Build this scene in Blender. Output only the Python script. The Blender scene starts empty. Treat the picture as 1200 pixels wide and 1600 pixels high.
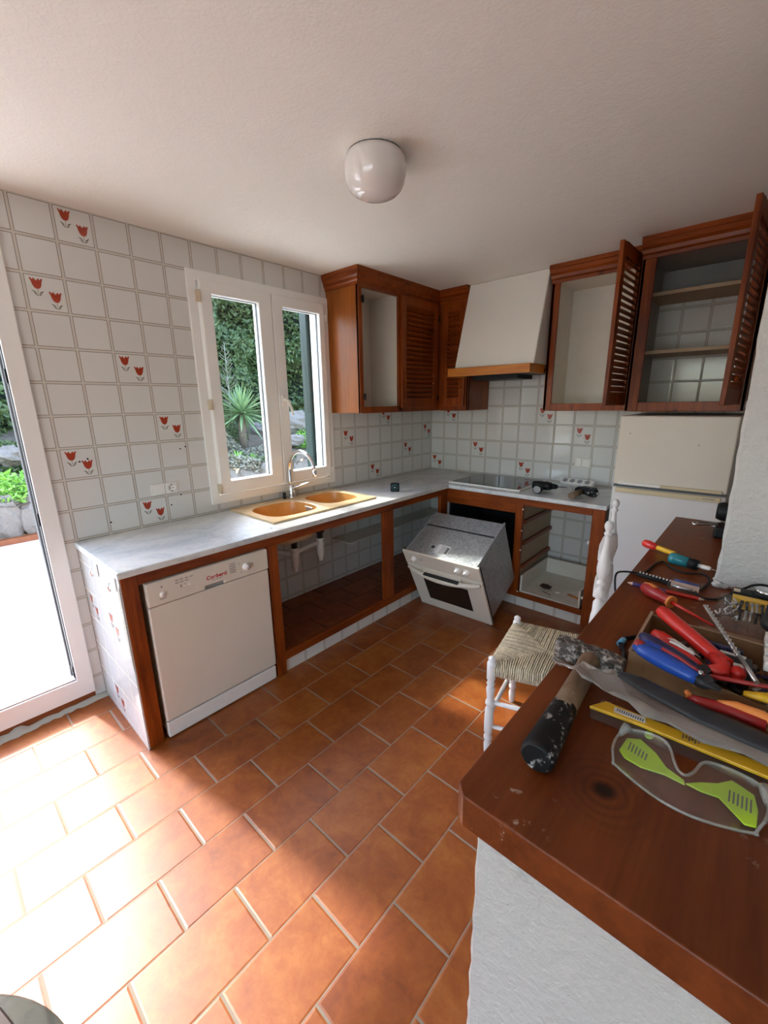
import bpy, bmesh, math, random
from mathutils import Vector, Matrix, Euler
R = math.radians
random.seed(7)
SC = bpy.context.scene
COL = SC.collection

# ------------------------------------------------------------------ camera, sky, sun, exposure
cam_d = bpy.data.cameras.new('camera')
cam = bpy.data.objects.new('camera', cam_d); COL.objects.link(cam)
SC.camera = cam
cam_d.sensor_fit = 'VERTICAL'; cam_d.sensor_height = 24.0
cam_d.lens = 657.93 / 1600.0 * 24.0
cam_d.clip_start = 0.02; cam_d.clip_end = 200
def _aim():
    ya, pi, ro = 0.732159406, -0.253741303, -0.0138749433
    f = Vector((-math.sin(ya)*math.cos(pi), math.cos(ya)*math.cos(pi), math.sin(pi)))
    r = Vector((math.cos(ya), math.sin(ya), 0)); u = r.cross(f)
    r2 = math.cos(ro)*r + math.sin(ro)*u; u2 = -math.sin(ro)*r + math.cos(ro)*u
    m = Matrix((( r2.x, u2.x, -f.x, 2.46815708), (r2.y, u2.y, -f.y, -3.46141628), (r2.z, u2.z, -f.z, 1.51743876), (0, 0, 0, 1)))
    cam.matrix_world = m
_aim()

SUN_EL, SUN_AZ = 47.0, 0.18          # the sun travels towards +x with a little +y
world = bpy.data.worlds.new('sky'); SC.world = world; world.use_nodes = True
nt = world.node_tree; nt.nodes.clear()
wo = nt.nodes.new('ShaderNodeOutputWorld'); bg = nt.nodes.new('ShaderNodeBackground')
sky = nt.nodes.new('ShaderNodeTexSky'); sky.sky_type = 'NISHITA'; sky.sun_disc = False
sky.sun_elevation = R(SUN_EL); sky.sun_rotation = R(-90); sky.air_density = 1.0; sky.dust_density = 2.0; sky.ozone_density = 1.0
nt.links.new(sky.outputs[0], bg.inputs[0]); bg.inputs[1].default_value = 1.0
nt.links.new(bg.outputs[0], wo.inputs[0])

sun_d = bpy.data.lights.new('sun', 'SUN'); sun = bpy.data.objects.new('sun', sun_d); COL.objects.link(sun)
sun_d.energy = 3.25; sun_d.angle = R(2.6); sun_d.color = (1.0, 0.955, 0.89)
sd = Vector((1.0, SUN_AZ, -math.tan(R(SUN_EL)) * math.hypot(1, SUN_AZ))).normalized()
sun.rotation_euler = sd.to_track_quat('-Z', 'Y').to_euler()
sun.location = (-8, -4, 7)

def portal(name, loc, normal, w, h):
    d = bpy.data.lights.new(name, 'AREA'); d.shape = 'RECTANGLE'; d.size = w; d.size_y = h
    d.energy = 1.0
    d.cycles.is_portal = True
    o = bpy.data.objects.new(name, d); COL.objects.link(o); o.location = loc
    o.rotation_euler = Vector(normal).to_track_quat('-Z', 'Z').to_euler()
portal('sky_portal_window', (-0.14, -1.79, 1.585), (1, 0, 0), 0.98, 1.25)
portal('sky_portal_door', (-0.14, -3.75, 1.13), (1, 0, 0), 1.36, 2.16)
portal('sky_portal_rear', (2.65, -6.75, 1.2), (0, 1, 0), 3.3, 2.2)

SC.view_settings.view_transform = 'Standard'; SC.view_settings.look = 'None'
SC.view_settings.gamma = 1.0; SC.view_settings.use_curve_mapping = False
SC.view_settings.exposure = 0.98
try:
    SC.cycles.max_bounces = 10; SC.cycles.diffuse_bounces = 6; SC.cycles.glossy_bounces = 4
    SC.cycles.transparent_max_bounces = 16; SC.cycles.sample_clamp_indirect = 8.0
    SC.cycles.caustics_reflective = False; SC.cycles.caustics_refractive = False
except Exception: pass

# ------------------------------------------------------------------ node helpers and materials
class NB:
    def __init__(s, name):
        s.m = bpy.data.materials.new(name); s.m.use_nodes = True
        s.t = s.m.node_tree; s.n = s.t.nodes; s.n.clear()
        s.out = s.n.new('ShaderNodeOutputMaterial'); s.b = s.n.new('ShaderNodeBsdfPrincipled')
        s.t.links.new(s.b.outputs[0], s.out.inputs[0])
    def new(s, ty, **k):
        x = s.n.new(ty)
        for a, v in k.items(): setattr(x, a, v)
        return x
    def put(s, sock, v):
        if isinstance(v, bpy.types.NodeSocket): s.t.links.new(v, sock)
        elif isinstance(v, (tuple, list)) and sock.type == 'RGBA' and len(v) == 3: sock.default_value = (*v, 1)
        else: sock.default_value = v
    def math(s, op, a, b=0.0, c=0.0):
        x = s.new('ShaderNodeMath', operation=op)
        s.put(x.inputs[0], a); s.put(x.inputs[1], b); s.put(x.inputs[2], c)
        return x.outputs[0]
    def mix(s, f, a, b):
        x = s.new('ShaderNodeMix', data_type='RGBA')
        s.put(x.inputs[0], f); s.put(x.inputs[6], a); s.put(x.inputs[7], b)
        return x.outputs[2]
    def ramp(s, f, stops):
        x = s.new('ShaderNodeValToRGB'); e = x.color_ramp.elements
        while len(e) < len(stops): e.new(0.5)
        for i, (p, c) in enumerate(stops):
            e[i].position = p; e[i].color = (*c, 1) if len(c) == 3 else c
        s.put(x.inputs[0], f); return x.outputs[0]
    def pos(s, obj=False):
        if obj: return s.new('ShaderNodeTexCoord').outputs['Object']
        return s.new('ShaderNodeNewGeometry').outputs['Position']
    def mapv(s, v, scale=(1, 1, 1), loc=(0, 0, 0), rot=(0, 0, 0)):
        x = s.new('ShaderNodeMapping'); s.put(x.inputs[0], v)
        x.inputs['Scale'].default_value = scale; x.inputs['Location'].default_value = loc; x.inputs['Rotation'].default_value = rot
        return x.outputs[0]
    def noise(s, v, scale, detail=3, rough=0.5, dist=0.0):
        x = s.new('ShaderNodeTexNoise'); s.put(x.inputs['Vector'], v)
        x.inputs['Scale'].default_value = scale; x.inputs['Detail'].default_value = detail
        x.inputs['Roughness'].default_value = rough; x.inputs['Distortion'].default_value = dist
        return x.outputs['Fac']
    def bump(s, h, strength=0.3, dist=0.01):
        x = s.new('ShaderNodeBump'); x.inputs['Strength'].default_value = strength
        x.inputs['Distance'].default_value = dist; s.put(x.inputs['Height'], h)
        s.t.links.new(x.outputs[0], s.b.inputs['Normal'])
    def set(s, **k):
        for a, v in k.items():
            s.put(s.b.inputs[{'color': 'Base Color', 'rough': 'Roughness', 'metal': 'Metallic', 'spec': 'Specular IOR Level',
                              'coat': 'Coat Weight', 'coat_rough': 'Coat Roughness', 'trans': 'Transmission Weight', 'alpha': 'Alpha',
                              'sss': 'Subsurface Weight', 'ior': 'IOR'}[a]], v)
        return s.m

def plain(name, color, rough=0.5, metal=0.0, var=0.06, **k):
    b = NB(name)
    n = b.noise(b.pos(True), 14, 3)
    c2 = tuple(x * (1 - var * 2) for x in color)
    b.set(color=b.mix(n, c2, color), rough=rough, metal=metal, **k)
    return b.m

def glass(name, tint, refl=1.0, rough=0.0, solid=0.0, solid_col=(0.8, 0.8, 0.8)):
    b = NB(name); n = b.n
    tr = n.new('ShaderNodeBsdfTransparent'); tr.inputs[0].default_value = (*tint, 1)
    gl = n.new('ShaderNodeBsdfGlossy'); gl.inputs['Roughness'].default_value = rough
    fr = n.new('ShaderNodeLayerWeight'); fr.inputs[0].default_value = 0.5
    mx = n.new('ShaderNodeMixShader')
    f = b.math('MULTIPLY', b.math('MULTIPLY_ADD', b.math('POWER', fr.outputs['Facing'], 5.0), 0.9, 0.04), refl)
    b.t.links.new(f, mx.inputs[0]); b.t.links.new(tr.outputs[0], mx.inputs[1]); b.t.links.new(gl.outputs[0], mx.inputs[2])
    last = mx.outputs[0]
    if solid > 0:
        df = b.b; df.inputs['Base Color'].default_value = (*solid_col, 1); df.inputs['Roughness'].default_value = 0.25
        m2 = n.new('ShaderNodeMixShader')
        nz = b.noise(b.pos(True), 30, 3)
        b.t.links.new(b.math('MULTIPLY', b.math('ADD', nz, 0.5), solid), m2.inputs[0])
        b.t.links.new(last, m2.inputs[1]); b.t.links.new(df.outputs[0], m2.inputs[2]); last = m2.outputs[0]
    b.t.links.new(last, b.out.inputs[0])
    return b.m

def wood(name, light, dark, axis='z', rough=0.35, knots=0.0, scratches=0.0, scale=1.0, knot_at=None):
    b = NB(name); p = b.pos()
    sc = {'x': (1.2, 16, 16), 'y': (16, 1.2, 16), 'z': (16, 16, 1.2)}[axis]
    sc = tuple(a * scale for a in sc)
    w = b.mapv(p, sc)
    n1 = b.noise(w, 1.6, 6, 0.62, 0.9)
    n2 = b.noise(b.mapv(p, tuple(a * 3.2 for a in sc)), 3.5, 4, 0.6)
    n3 = b.noise(p, 2.4, 2)
    f = b.math('MULTIPLY_ADD', n2, 0.35, b.math('MULTIPLY_ADD', n1, 0.85, b.math('MULTIPLY_ADD', n3, 0.5, -0.38)))
    c = b.ramp(f, [(0.28, dark), (0.5, tuple((a + d) / 2 for a, d in zip(light, dark))), (0.72, light)])
    if knots > 0:
        v = b.new('ShaderNodeTexVoronoi', distance='EUCLIDEAN'); b.put(v.inputs['Vector'], b.mapv(p, tuple(0.6 + 0.4 * (1 if a > 2 else 0) for a in sc)))
        v.inputs['Scale'].default_value = 4.2
        k = b.ramp(v.outputs['Distance'], [(0.035, (1, 1, 1)), (0.075, (0, 0, 0))])
        c = b.mix(b.math('MULTIPLY', k, knots), c, tuple(d * 0.22 for d in dark))
    if knot_at:
        dv = b.new('ShaderNodeVectorMath', operation='DISTANCE')
        b.put(dv.inputs[0], b.mapv(p, (1, 1, 0))); dv.inputs[1].default_value = knot_at
        dn = b.math('ADD', dv.outputs['Value'], b.math('MULTIPLY', b.noise(p, 60, 2), 0.006))
        rings = b.math('SINE', b.math('MULTIPLY', dn, 520))
        near = b.ramp(dn, [(0.02, (1, 1, 1)), (0.075, (0, 0, 0))])
        c = b.mix(b.math('MULTIPLY', near, b.math('MULTIPLY_ADD', rings, 0.25, 0.3)), c, tuple(d * 0.5 for d in dark))
        c = b.mix(b.ramp(dn, [(0.011, (1, 1, 1)), (0.017, (0, 0, 0))]), c, tuple(d * 0.12 for d in dark))
    if scratches > 0:
        s1 = b.noise(b.mapv(p, (1, 1, 1)), 55, 5, 0.7, 0.4); s2 = b.noise(p, 7.0, 2)
        k = b.math('MULTIPLY', b.ramp(s1, [(0.625, (0, 0, 0)), (0.67, (1, 1, 1))]), b.ramp(s2, [(0.48, (0, 0, 0)), (0.62, (1, 1, 1))]))
        c = b.mix(b.math('MULTIPLY', k, scratches), c, (0.42, 0.33, 0.27))
    b.bump(n2, 0.08, 0.002)
    b.set(color=c, rough=b.math('MULTIPLY_ADD', n1, 0.15, rough - 0.07), spec=0.30)
    return b.m

def tile_lines(b, comp, pitch, off, w0, w1):
    """returns distance to the nearest joint (metres) along one axis"""
    t = b.math('DIVIDE', b.math('SUBTRACT', comp, off), pitch)
    fr = b.math('FRACT', t)
    d = b.math('MINIMUM', fr, b.math('SUBTRACT', 1.0, fr))
    return b.math('MULTIPLY', d, pitch)

def tile_mat(name, ua, va, uoff, voff, pu=0.15, pv=0.15, white=(0.69, 0.685, 0.655), line=(0.075, 0.055, 0.035)):
    b = NB(name); p = b.pos()
    s = b.new('ShaderNodeSeparateXYZ'); b.put(s.inputs[0], p)
    du = tile_lines(b, s.outputs[ua], pu, uoff, 0, 0); dv = tile_lines(b, s.outputs[va], pv, voff, 0, 0)
    d = b.math('MINIMUM', du, dv)
    grout = b.math('LESS_THAN', d, 0.0052)
    rim = b.math('MULTIPLY', b.math('GREATER_THAN', d, 0.0052), b.math('LESS_THAN', d, 0.0069))
    n = b.noise(p, 5, 3)
    cu = b.math('FLOOR', b.math('DIVIDE', b.math('SUBTRACT', s.outputs[ua], uoff), pu))
    cv = b.math('FLOOR', b.math('DIVIDE', b.math('SUBTRACT', s.outputs[va], voff), pv))
    cb = b.new('ShaderNodeCombineXYZ'); b.put(cb.inputs[0], cu); b.put(cb.inputs[1], cv)
    wn = b.new('ShaderNodeTexWhiteNoise'); b.put(wn.inputs['Vector'], cb.outputs[0])
    c = b.mix(b.math('MULTIPLY_ADD', wn.outputs['Value'], 0.6, b.math('MULTIPLY', n, 0.4)), tuple(x * 0.93 for x in white), white)
    c = b.mix(grout, c, (0.56, 0.53, 0.47)); c = b.mix(rim, c, line)
    h = b.ramp(d, [(0.0035, (0, 0, 0)), (0.0085, (1, 1, 1))])
    h2 = b.math('ADD', h, b.math('MULTIPLY', b.noise(p, 9, 2), 0.25))
    b.bump(h2, 0.25, 0.0015)
    b.set(color=c, rough=b.math('MULTIPLY_ADD', grout, 0.5, 0.09), spec=0.5)
    return b.m

def plaster(name, color, bump=0.5, scale=70, rough=0.75, dist=0.004):
    b = NB(name); p = b.pos()
    n = b.noise(p, scale, 5, 0.65, 0.3); n2 = b.noise(p, scale * 0.3, 3); n3 = b.noise(p, 1.3, 2)
    b.bump(b.math('MULTIPLY_ADD', n2, 0.8, n), bump, dist)
    b.set(color=b.mix(b.math('MULTIPLY', n3, 0.8), color, tuple(x * 0.9 for x in color)), rough=rough, spec=0.25)
    return b.m

def floor_mat(name, px, py, x0, y0, base, light, dark, grout, rough, glossvar=0.1, jx=0.0026, jy=0.0042, spec=0.5):
    b = NB(name); p = b.pos()
    s = b.new('ShaderNodeSeparateXYZ'); b.put(s.inputs[0], p)
    tx = b.math('DIVIDE', b.math('SUBTRACT', s.outputs[0], x0), px)
    row = b.math('FLOOR', tx)
    half = b.math('MULTIPLY', b.math('ABSOLUTE', b.math('MODULO', b.math('ADD', row, 101), 2)), 0.5)
    ty = b.math('ADD', b.math('DIVIDE', b.math('SUBTRACT', s.outputs[1], y0), py), half)
    fx = b.math('FRACT', tx); fy = b.math('FRACT', ty)
    wob = b.math('MULTIPLY', b.math('SUBTRACT', b.noise(p, 18, 3), 0.5), 0.0016)
    dx = b.math('ADD', b.math('MULTIPLY', b.math('MINIMUM', fx, b.math('SUBTRACT', 1.0, fx)), px), wob)
    dy = b.math('ADD', b.math('MULTIPLY', b.math('MINIMUM', fy, b.math('SUBTRACT', 1.0, fy)), py), wob)
    g = b.math('MAXIMUM', b.math('LESS_THAN', dx, jx), b.math('LESS_THAN', dy, jy))
    cb = b.new('ShaderNodeCombineXYZ'); b.put(cb.inputs[0], row); b.put(cb.inputs[1], b.math('FLOOR', ty))
    wn = b.new('ShaderNodeTexWhiteNoise'); b.put(wn.inputs['Vector'], cb.outputs[0])
    n1 = b.noise(p, 9, 5, 0.65, 0.6); n2 = b.noise(p, 34, 5, 0.7)
    f = b.math('MULTIPLY_ADD', n1, 0.75, b.math('MULTIPLY_ADD', n2, 0.35, b.math('MULTIPLY_ADD', wn.outputs['Value'], 0.16, -0.12)))
    c = b.ramp(f, [(0.32, dark), (0.5, base), (0.69, light)])
    c = b.mix(g, c, grout)
    d = b.math('MINIMUM', b.math('SUBTRACT', dx, jx), b.math('SUBTRACT', dy, jy))
    h = b.math('MULTIPLY_ADD', b.ramp(b.math('MULTIPLY', d, 100), [(0.0, (0, 0, 0)), (0.5, (1, 1, 1))]), 1.0,
               b.math('MULTIPLY_ADD', n1, 0.35, b.math('MULTIPLY', n2, 0.22)))
    b.bump(h, 0.35, 0.003)
    b.set(color=c, rough=b.math('MULTIPLY_ADD', n2, glossvar, b.math('MULTIPLY_ADD', g, 0.5, rough)), spec=b.math('MULTIPLY', b.math('SUBTRACT', 1.0, b.math('MULTIPLY', g, 0.85)), spec))
    return b.m

M = {}
M['wood'] = wood('pine_red_varnish', (0.33, 0.070, 0.008), (0.12, 0.020, 0.003), 'z', 0.34, knots=0.9)
M['wood_h'] = wood('pine_red_varnish_x', (0.33, 0.070, 0.008), (0.12, 0.020, 0.003), 'x', 0.34, knots=0.9)
M['wood_y'] = wood('pine_red_varnish_y', (0.31, 0.064, 0.008), (0.11, 0.018, 0.003), 'y', 0.34, knots=0.7)
M['wood_light'] = wood('pine_orange_side', (0.34, 0.098, 0.014), (0.20, 0.050, 0.006), 'z', 0.36)
M['wood_beam'] = wood('honey_pine_beam', (0.64, 0.25, 0.035), (0.42, 0.13, 0.016), 'x', 0.35, knots=0.5)
M['wood_bar'] = wood('bar_top_red_pine', (0.20, 0.046, 0.009), (0.10, 0.020, 0.004), 'y', 0.36, knots=0.0, scratches=0.75, scale=0.8, knot_at=(2.388, -2.968, 0))
M['inner_wood'] = plain('raw_board', (0.42, 0.31, 0.19), 0.6)
M['melamine'] = plain('white_melamine', (0.74, 0.70, 0.61), 0.45)
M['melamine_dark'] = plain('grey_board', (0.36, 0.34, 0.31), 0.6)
M['ceiling'] = plaster('ceiling_plaster', (0.90, 0.885, 0.83), 0.5, 95, 0.85, 0.003)
M['plaster'] = plaster('rough_white_plaster', (0.53, 0.515, 0.49), 0.9, 75, 0.75, 0.007)
M['plaster_hood'] = plaster('hood_plaster', (0.84, 0.81, 0.74), 0.25, 80, 0.7, 0.003)
M['tile_left'] = tile_mat('tulip_wall_tiles_left', 1, 2, 0.0, 0.1275)
M['tile_back'] = tile_mat('tulip_wall_tiles_back', 0, 2, 0.0, 0.1275)
M['tile_end'] = tile_mat('tulip_wall_tiles_end', 0, 2, 0.045, 0.03, white=(0.58, 0.58, 0.57), line=(0.30, 0.29, 0.26))
M['tile_kick_y'] = tile_mat('kick_tiles_left', 1, 2, -2.102 % 0.15, -0.0555, white=(0.70, 0.68, 0.63))
M['tile_kick_x'] = tile_mat('kick_tiles_back', 0, 2, 1.228, -0.0555, white=(0.70, 0.68, 0.63))
M['tulip_red'] = plain('tulip_red_glaze', (0.42, 0.055, 0.022), 0.2)
M['tulip_green'] = plain('tulip_green_glaze', (0.10, 0.11, 0.06), 0.2)
M['hole'] = plain('dark_drill_hole', (0.01, 0.01, 0.01), 0.9)
M['floor'] = floor_mat('terracotta_floor', 0.2075, 0.31, 0.375, -2.73, (0.255, 0.064, 0.007), (0.33, 0.108, 0.019), (0.175, 0.036, 0.004), (0.25, 0.21, 0.17), 0.365, jx=0.0017, jy=0.0034, spec=0.65)
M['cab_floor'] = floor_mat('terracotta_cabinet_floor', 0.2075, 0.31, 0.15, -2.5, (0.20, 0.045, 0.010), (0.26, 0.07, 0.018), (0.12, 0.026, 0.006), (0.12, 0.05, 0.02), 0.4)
M['sill'] = plain('terracotta_riser', (0.27, 0.075, 0.02), 0.35, var=0.2)
M['cement'] = plaster('cement_smear', (0.45, 0.42, 0.36), 0.8, 60)
M['terrace'] = floor_mat('terrace_stone', 0.62, 0.62, -0.3, -2.9, (0.70, 0.66, 0.58), (0.78, 0.74, 0.67), (0.6, 0.55, 0.47), (0.42, 0.36, 0.28), 0.6, jx=0.006, jy=0.006)
M['upvc'] = plain('white_upvc', (0.86, 0.85, 0.82), 0.28, var=0.02)
M['gasket'] = plain('grey_gasket', (0.10, 0.105, 0.11), 0.5)
M['beige'] = plain('beige_plastic', (0.62, 0.52, 0.38), 0.4)
M['white_plastic'] = plain('white_plastic', (0.83, 0.80, 0.75), 0.32, var=0.03)
M['appliance'] = plain('cream_enamel', (0.71, 0.645, 0.55), 0.33, var=0.02)
M['fridge_lo'] = plain('white_enamel', (0.76, 0.75, 0.73), 0.35, var=0.02)
M['yellowed'] = plain('yellowed_plastic', (0.66, 0.55, 0.34), 0.4)
M['black'] = plain('black_plastic', (0.010, 0.010, 0.011), 0.5, spec=0.25)
M['rubber'] = plain('black_cable', (0.008, 0.008, 0.009), 0.5, spec=0.25)
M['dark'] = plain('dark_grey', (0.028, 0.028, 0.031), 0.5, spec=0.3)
M['grey'] = plain('grey_plastic', (0.3, 0.3, 0.3), 0.5)
M['chrome'] = plain('chrome', (0.82, 0.83, 0.85), 0.09, 1.0, var=0.01)
M['steel'] = plain('steel', (0.55, 0.55, 0.55), 0.3, 1.0)
M['chrome_lit'] = plain('lit_chrome', (0.8, 0.8, 0.78), 0.35, 0.6)  # chrome paled in colour in place of the sky reflection it lacks
M['black_glass'] = plain('black_ceramic_glass', (0.010, 0.010, 0.012), 0.06, var=0.0)
M['oven_glass'] = plain('oven_dark_glass', (0.02, 0.015, 0.012), 0.12, var=0.0)
M['red'] = plain('red_plastic', (0.55, 0.018, 0.012), 0.32)
M['red_dark'] = plain('dark_red_plastic', (0.33, 0.015, 0.015), 0.35)
M['orange'] = plain('orange_plastic', (0.75, 0.24, 0.05), 0.35)
M['yellow'] = plain('yellow_plastic', (0.75, 0.44, 0.02), 0.35)
M['blue'] = plain('blue_plastic', (0.015, 0.07, 0.38), 0.35)
M['navy'] = plain('navy_plastic', (0.02, 0.02, 0.09), 0.4)
M['skyblue'] = plain('light_blue_plastic', (0.12, 0.42, 0.70), 0.35)
M['purple'] = plain('purple_pencil', (0.06, 0.035, 0.16), 0.4)
M['pencil_wood'] = plain('pencil_wood', (0.62, 0.42, 0.33), 0.6)
M['teal'] = plain('teal_plastic', (0.02, 0.20, 0.24), 0.25)
M['white_paint'] = None
M['logo_red'] = plain('logo_red', (0.5, 0.01, 0.02), 0.35, var=0.0)
M['ink'] = plain('print_grey', (0.12, 0.12, 0.12), 0.5, var=0.0)
M['paper'] = plain('paper_label', (0.78, 0.78, 0.76), 0.6)
M['rock'] = plaster('garden_rock', (0.23, 0.20, 0.17), 1.0, 12, 0.85, 0.05)
M['stucco_out'] = plaster('outer_white_wall', (0.80, 0.79, 0.76), 0.4, 50)
M['shutter'] = plain('dark_green_paint', (0.008, 0.026, 0.023), 0.4)
M['shade_glass'] = None
M['pane'] = glass('window_glass', (0.96, 0.98, 0.97), 1.0)
M['clear'] = glass('clear_plastic', (0.985, 0.985, 0.98), 0.6, 0.05, 0.03, (0.75, 0.78, 0.72))
M['clear_edge'] = glass('clear_plastic_edge', (0.9, 0.91, 0.89), 1.3, 0.05, 0.22, (0.75, 0.77, 0.74))
M['wrap'] = glass('plastic_wrap', (0.93, 0.93, 0.91), 2.5, 0.10, 0.22, (0.62, 0.60, 0.57))
M['table_glass'] = glass('table_glass', (0.45, 0.50, 0.48), 1.2, 0.05, 0.45, (0.16, 0.19, 0.18))
M['lime'] = plain('lime_plastic', (0.46, 0.75, 0.03), 0.3)
M['dark_wood'] = plain('dark_table_wood', (0.035, 0.012, 0.006), 0.35)

def _mats():
    b = NB('galvanised_steel'); p = b.pos(True)
    v = b.new('ShaderNodeTexVoronoi'); b.put(v.inputs['Vector'], p); v.inputs['Scale'].default_value = 95
    n = b.noise(p, 5, 3); sp = b.new('ShaderNodeSeparateColor'); b.put(sp.inputs[0], v.outputs['Color'])
    c = b.ramp(b.math('MULTIPLY_ADD', sp.outputs[0], 0.8, b.math('MULTIPLY', n, 0.3)), [(0.1, (0.40, 0.43, 0.45)), (0.9, (0.60, 0.64, 0.66))])
    b.set(color=c, metal=0.75, rough=b.math('MULTIPLY_ADD', sp.outputs[1], 0.18, 0.3)); M['galv'] = b.m
    b = NB('marble_worktop'); p = b.pos()
    n = b.noise(b.mapv(p, (1.0, 0.55, 1), rot=(0, 0, 0.5)), 5.5, 7, 0.65, 1.6); n2 = b.noise(p, 26, 5, 0.7, 0.5); n3 = b.noise(p, 2.2, 2)
    c = b.ramp(b.math('MULTIPLY_ADD', n2, 0.3, b.math('MULTIPLY', n, 0.8)), [(0.35, (0.36, 0.40, 0.41)), (0.5, (0.56, 0.59, 0.59)), (0.62, (0.70, 0.71, 0.69))])
    vein = b.ramp(b.noise(p, 4.0, 6, 0.7, 2.5), [(0.485, (0, 0, 0)), (0.5, (1, 1, 1)), (0.515, (0, 0, 0))])
    c = b.mix(b.math('MULTIPLY', vein, b.math('MULTIPLY', n3, 0.55)), c, (0.46, 0.38, 0.27))
    b.bump(n2, 0.05, 0.001); b.set(color=c, rough=b.math('MULTIPLY_ADD', n2, 0.25, 0.2)); M['marble'] = b.m
    b = NB('amber_resin'); p = b.pos(True); n = b.noise(p, 240, 3, 0.8)
    c = b.ramp(n, [(0.35, (0.40, 0.19, 0.05)), (0.55, (0.56, 0.30, 0.09)), (0.75, (0.68, 0.44, 0.2))])
    b.set(color=c, rough=0.28); M['resin'] = b.m
    b = NB('sand_resin_rim'); p = b.pos(True); n = b.noise(p, 260, 3, 0.8)
    c = b.ramp(n, [(0.35, (0.55, 0.38, 0.19)), (0.7, (0.72, 0.56, 0.34))])
    b.set(color=c, rough=0.28); M['resin_rim'] = b.m
    b = NB('chipped_white_paint'); p = b.pos(True); n = b.noise(p, 22, 6, 0.7); n2 = b.noise(b.mapv(p, (60, 60, 6)), 1.2, 3)
    k = b.ramp(n, [(0.63, (0, 0, 0)), (0.68, (1, 1, 1))])
    c = b.mix(n2, (0.60, 0.58, 0.57), (0.72, 0.70, 0.69)); c = b.mix(b.math('MULTIPLY', k, 0.6), c, (0.40, 0.26, 0.17))
    b.bump(n, 0.15, 0.002); b.set(color=c, rough=0.45); M['white_paint'] = b.m
    b = NB('twisted_rush'); p = b.pos(True)
    n = b.noise(p, 40, 4, 0.7); n2 = b.noise(p, 160, 3)
    c = b.ramp(b.math('MULTIPLY_ADD', n2, 0.4, b.math('MULTIPLY', n, 0.65)), [(0.3, (0.22, 0.165, 0.10)), (0.5, (0.46, 0.385, 0.26)), (0.7, (0.64, 0.57, 0.43))])
    b.set(color=c, rough=0.6); M['rush'] = b.m
    b = NB('corrugated_card'); p = b.pos(True); n = b.noise(p, 25, 4); w = b.noise(b.mapv(p, (120, 120, 2)), 2, 2)
    c = b.mix(n, (0.15, 0.072, 0.028), (0.23, 0.12, 0.05)); b.bump(w, 0.2, 0.002); b.set(color=c, rough=0.75); M['card'] = b.m
    b = NB('card_cut_edge'); b.set(color=b.mix(b.noise(b.pos(True), 60), (0.40, 0.28, 0.18), (0.30, 0.2, 0.12)), rough=0.8); M['card_edge'] = b.m
    b = NB('paint_spattered_black'); p = b.pos(True); n = b.noise(p, 75, 5, 0.7); n2 = b.noise(p, 14, 3)
    k = b.math('MULTIPLY', b.ramp(n, [(0.56, (0, 0, 0)), (0.62, (1, 1, 1))]), b.ramp(n2, [(0.45, (0, 0, 0)), (0.62, (1, 1, 1))]))
    b.set(color=b.mix(k, (0.006, 0.006, 0.007), (0.5, 0.49, 0.46)), rough=0.5, spec=0.25); M['spatter'] = b.m
    b = NB('plaster_spattered_steel'); p = b.pos(True); n = b.noise(p, 90, 5, 0.75)
    k = b.ramp(n, [(0.49, (0, 0, 0)), (0.6, (1, 1, 1))])
    b.set(color=b.mix(k, (0.055, 0.048, 0.045), (0.42, 0.40, 0.37)), rough=0.5, metal=0.3); M['spatter_steel'] = b.m
    b = NB('worn_ash_handle'); p = b.pos(True); n = b.noise(b.mapv(p, (40, 6, 40)), 2, 4, 0.6); n2 = b.noise(p, 60, 4, 0.8)
    c = b.mix(n, (0.11, 0.062, 0.032), (0.24, 0.15, 0.085)); c = b.mix(b.ramp(n2, [(0.66, (0, 0, 0)), (0.7, (1, 1, 1))]), c, (0.5, 0.48, 0.44))
    b.set(color=c, rough=0.6); M['ash'] = b.m
    b = NB('opal_glass'); b.set(color=(0.74, 0.71, 0.68), rough=0.06, coat=0.6, coat_rough=0.03); M['shade_glass'] = b.m
    for nm, k1 in (('rush_pale', 1.2), ('rush_brown', .86)):
        b = NB(nm); n = b.noise(b.pos(True), 60, 4, 0.7)
        b.set(color=b.ramp(n, [(0.3, (0.24 * k1, 0.19 * k1, 0.12 * k1)), (0.7, (0.56 * k1, 0.49 * k1, 0.36 * k1))]), rough=0.6); M[nm] = b.m
    def leaf(name, a, c2, rough=0.4, tr=0.25):
        b = NB(name); n = b.noise(b.pos(), 3.0, 4, 0.7); n2 = b.noise(b.pos(), 40, 2)
        c = b.mix(b.math('MULTIPLY_ADD', n, 1.0, b.math('MULTIPLY_ADD', n2, 0.9, -0.5)), a, c2)
        b.set(color=c, rough=rough)
        t = b.n.new('ShaderNodeBsdfTranslucent'); b.put(t.inputs[0], c); mx = b.n.new('ShaderNodeMixShader'); mx.inputs[0].default_value = tr
        b.t.links.new(b.b.outputs[0], mx.inputs[1]); b.t.links.new(t.outputs[0], mx.inputs[2]); b.t.links.new(mx.outputs[0], b.out.inputs[0])
        M[name] = b.m
    leaf('hedge_leaf', (0.022, 0.055, 0.016), (0.19, 0.25, 0.08))
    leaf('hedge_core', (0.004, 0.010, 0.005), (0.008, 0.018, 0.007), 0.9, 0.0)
    leaf('agave_leaf', (0.12, 0.22, 0.09), (0.32, 0.44, 0.20), 0.4, 0.2)
    leaf('succulent_leaf', (0.16, 0.40, 0.05), (0.38, 0.62, 0.12), 0.4, 0.3)
    leaf('dry_stem', (0.22, 0.20, 0.14), (0.38, 0.36, 0.27), 0.7, 0.1)
    b = NB('garden_soil'); p = b.pos(); n = b.noise(p, 9, 6, 0.7); n2 = b.noise(p, 60, 4)
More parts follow.
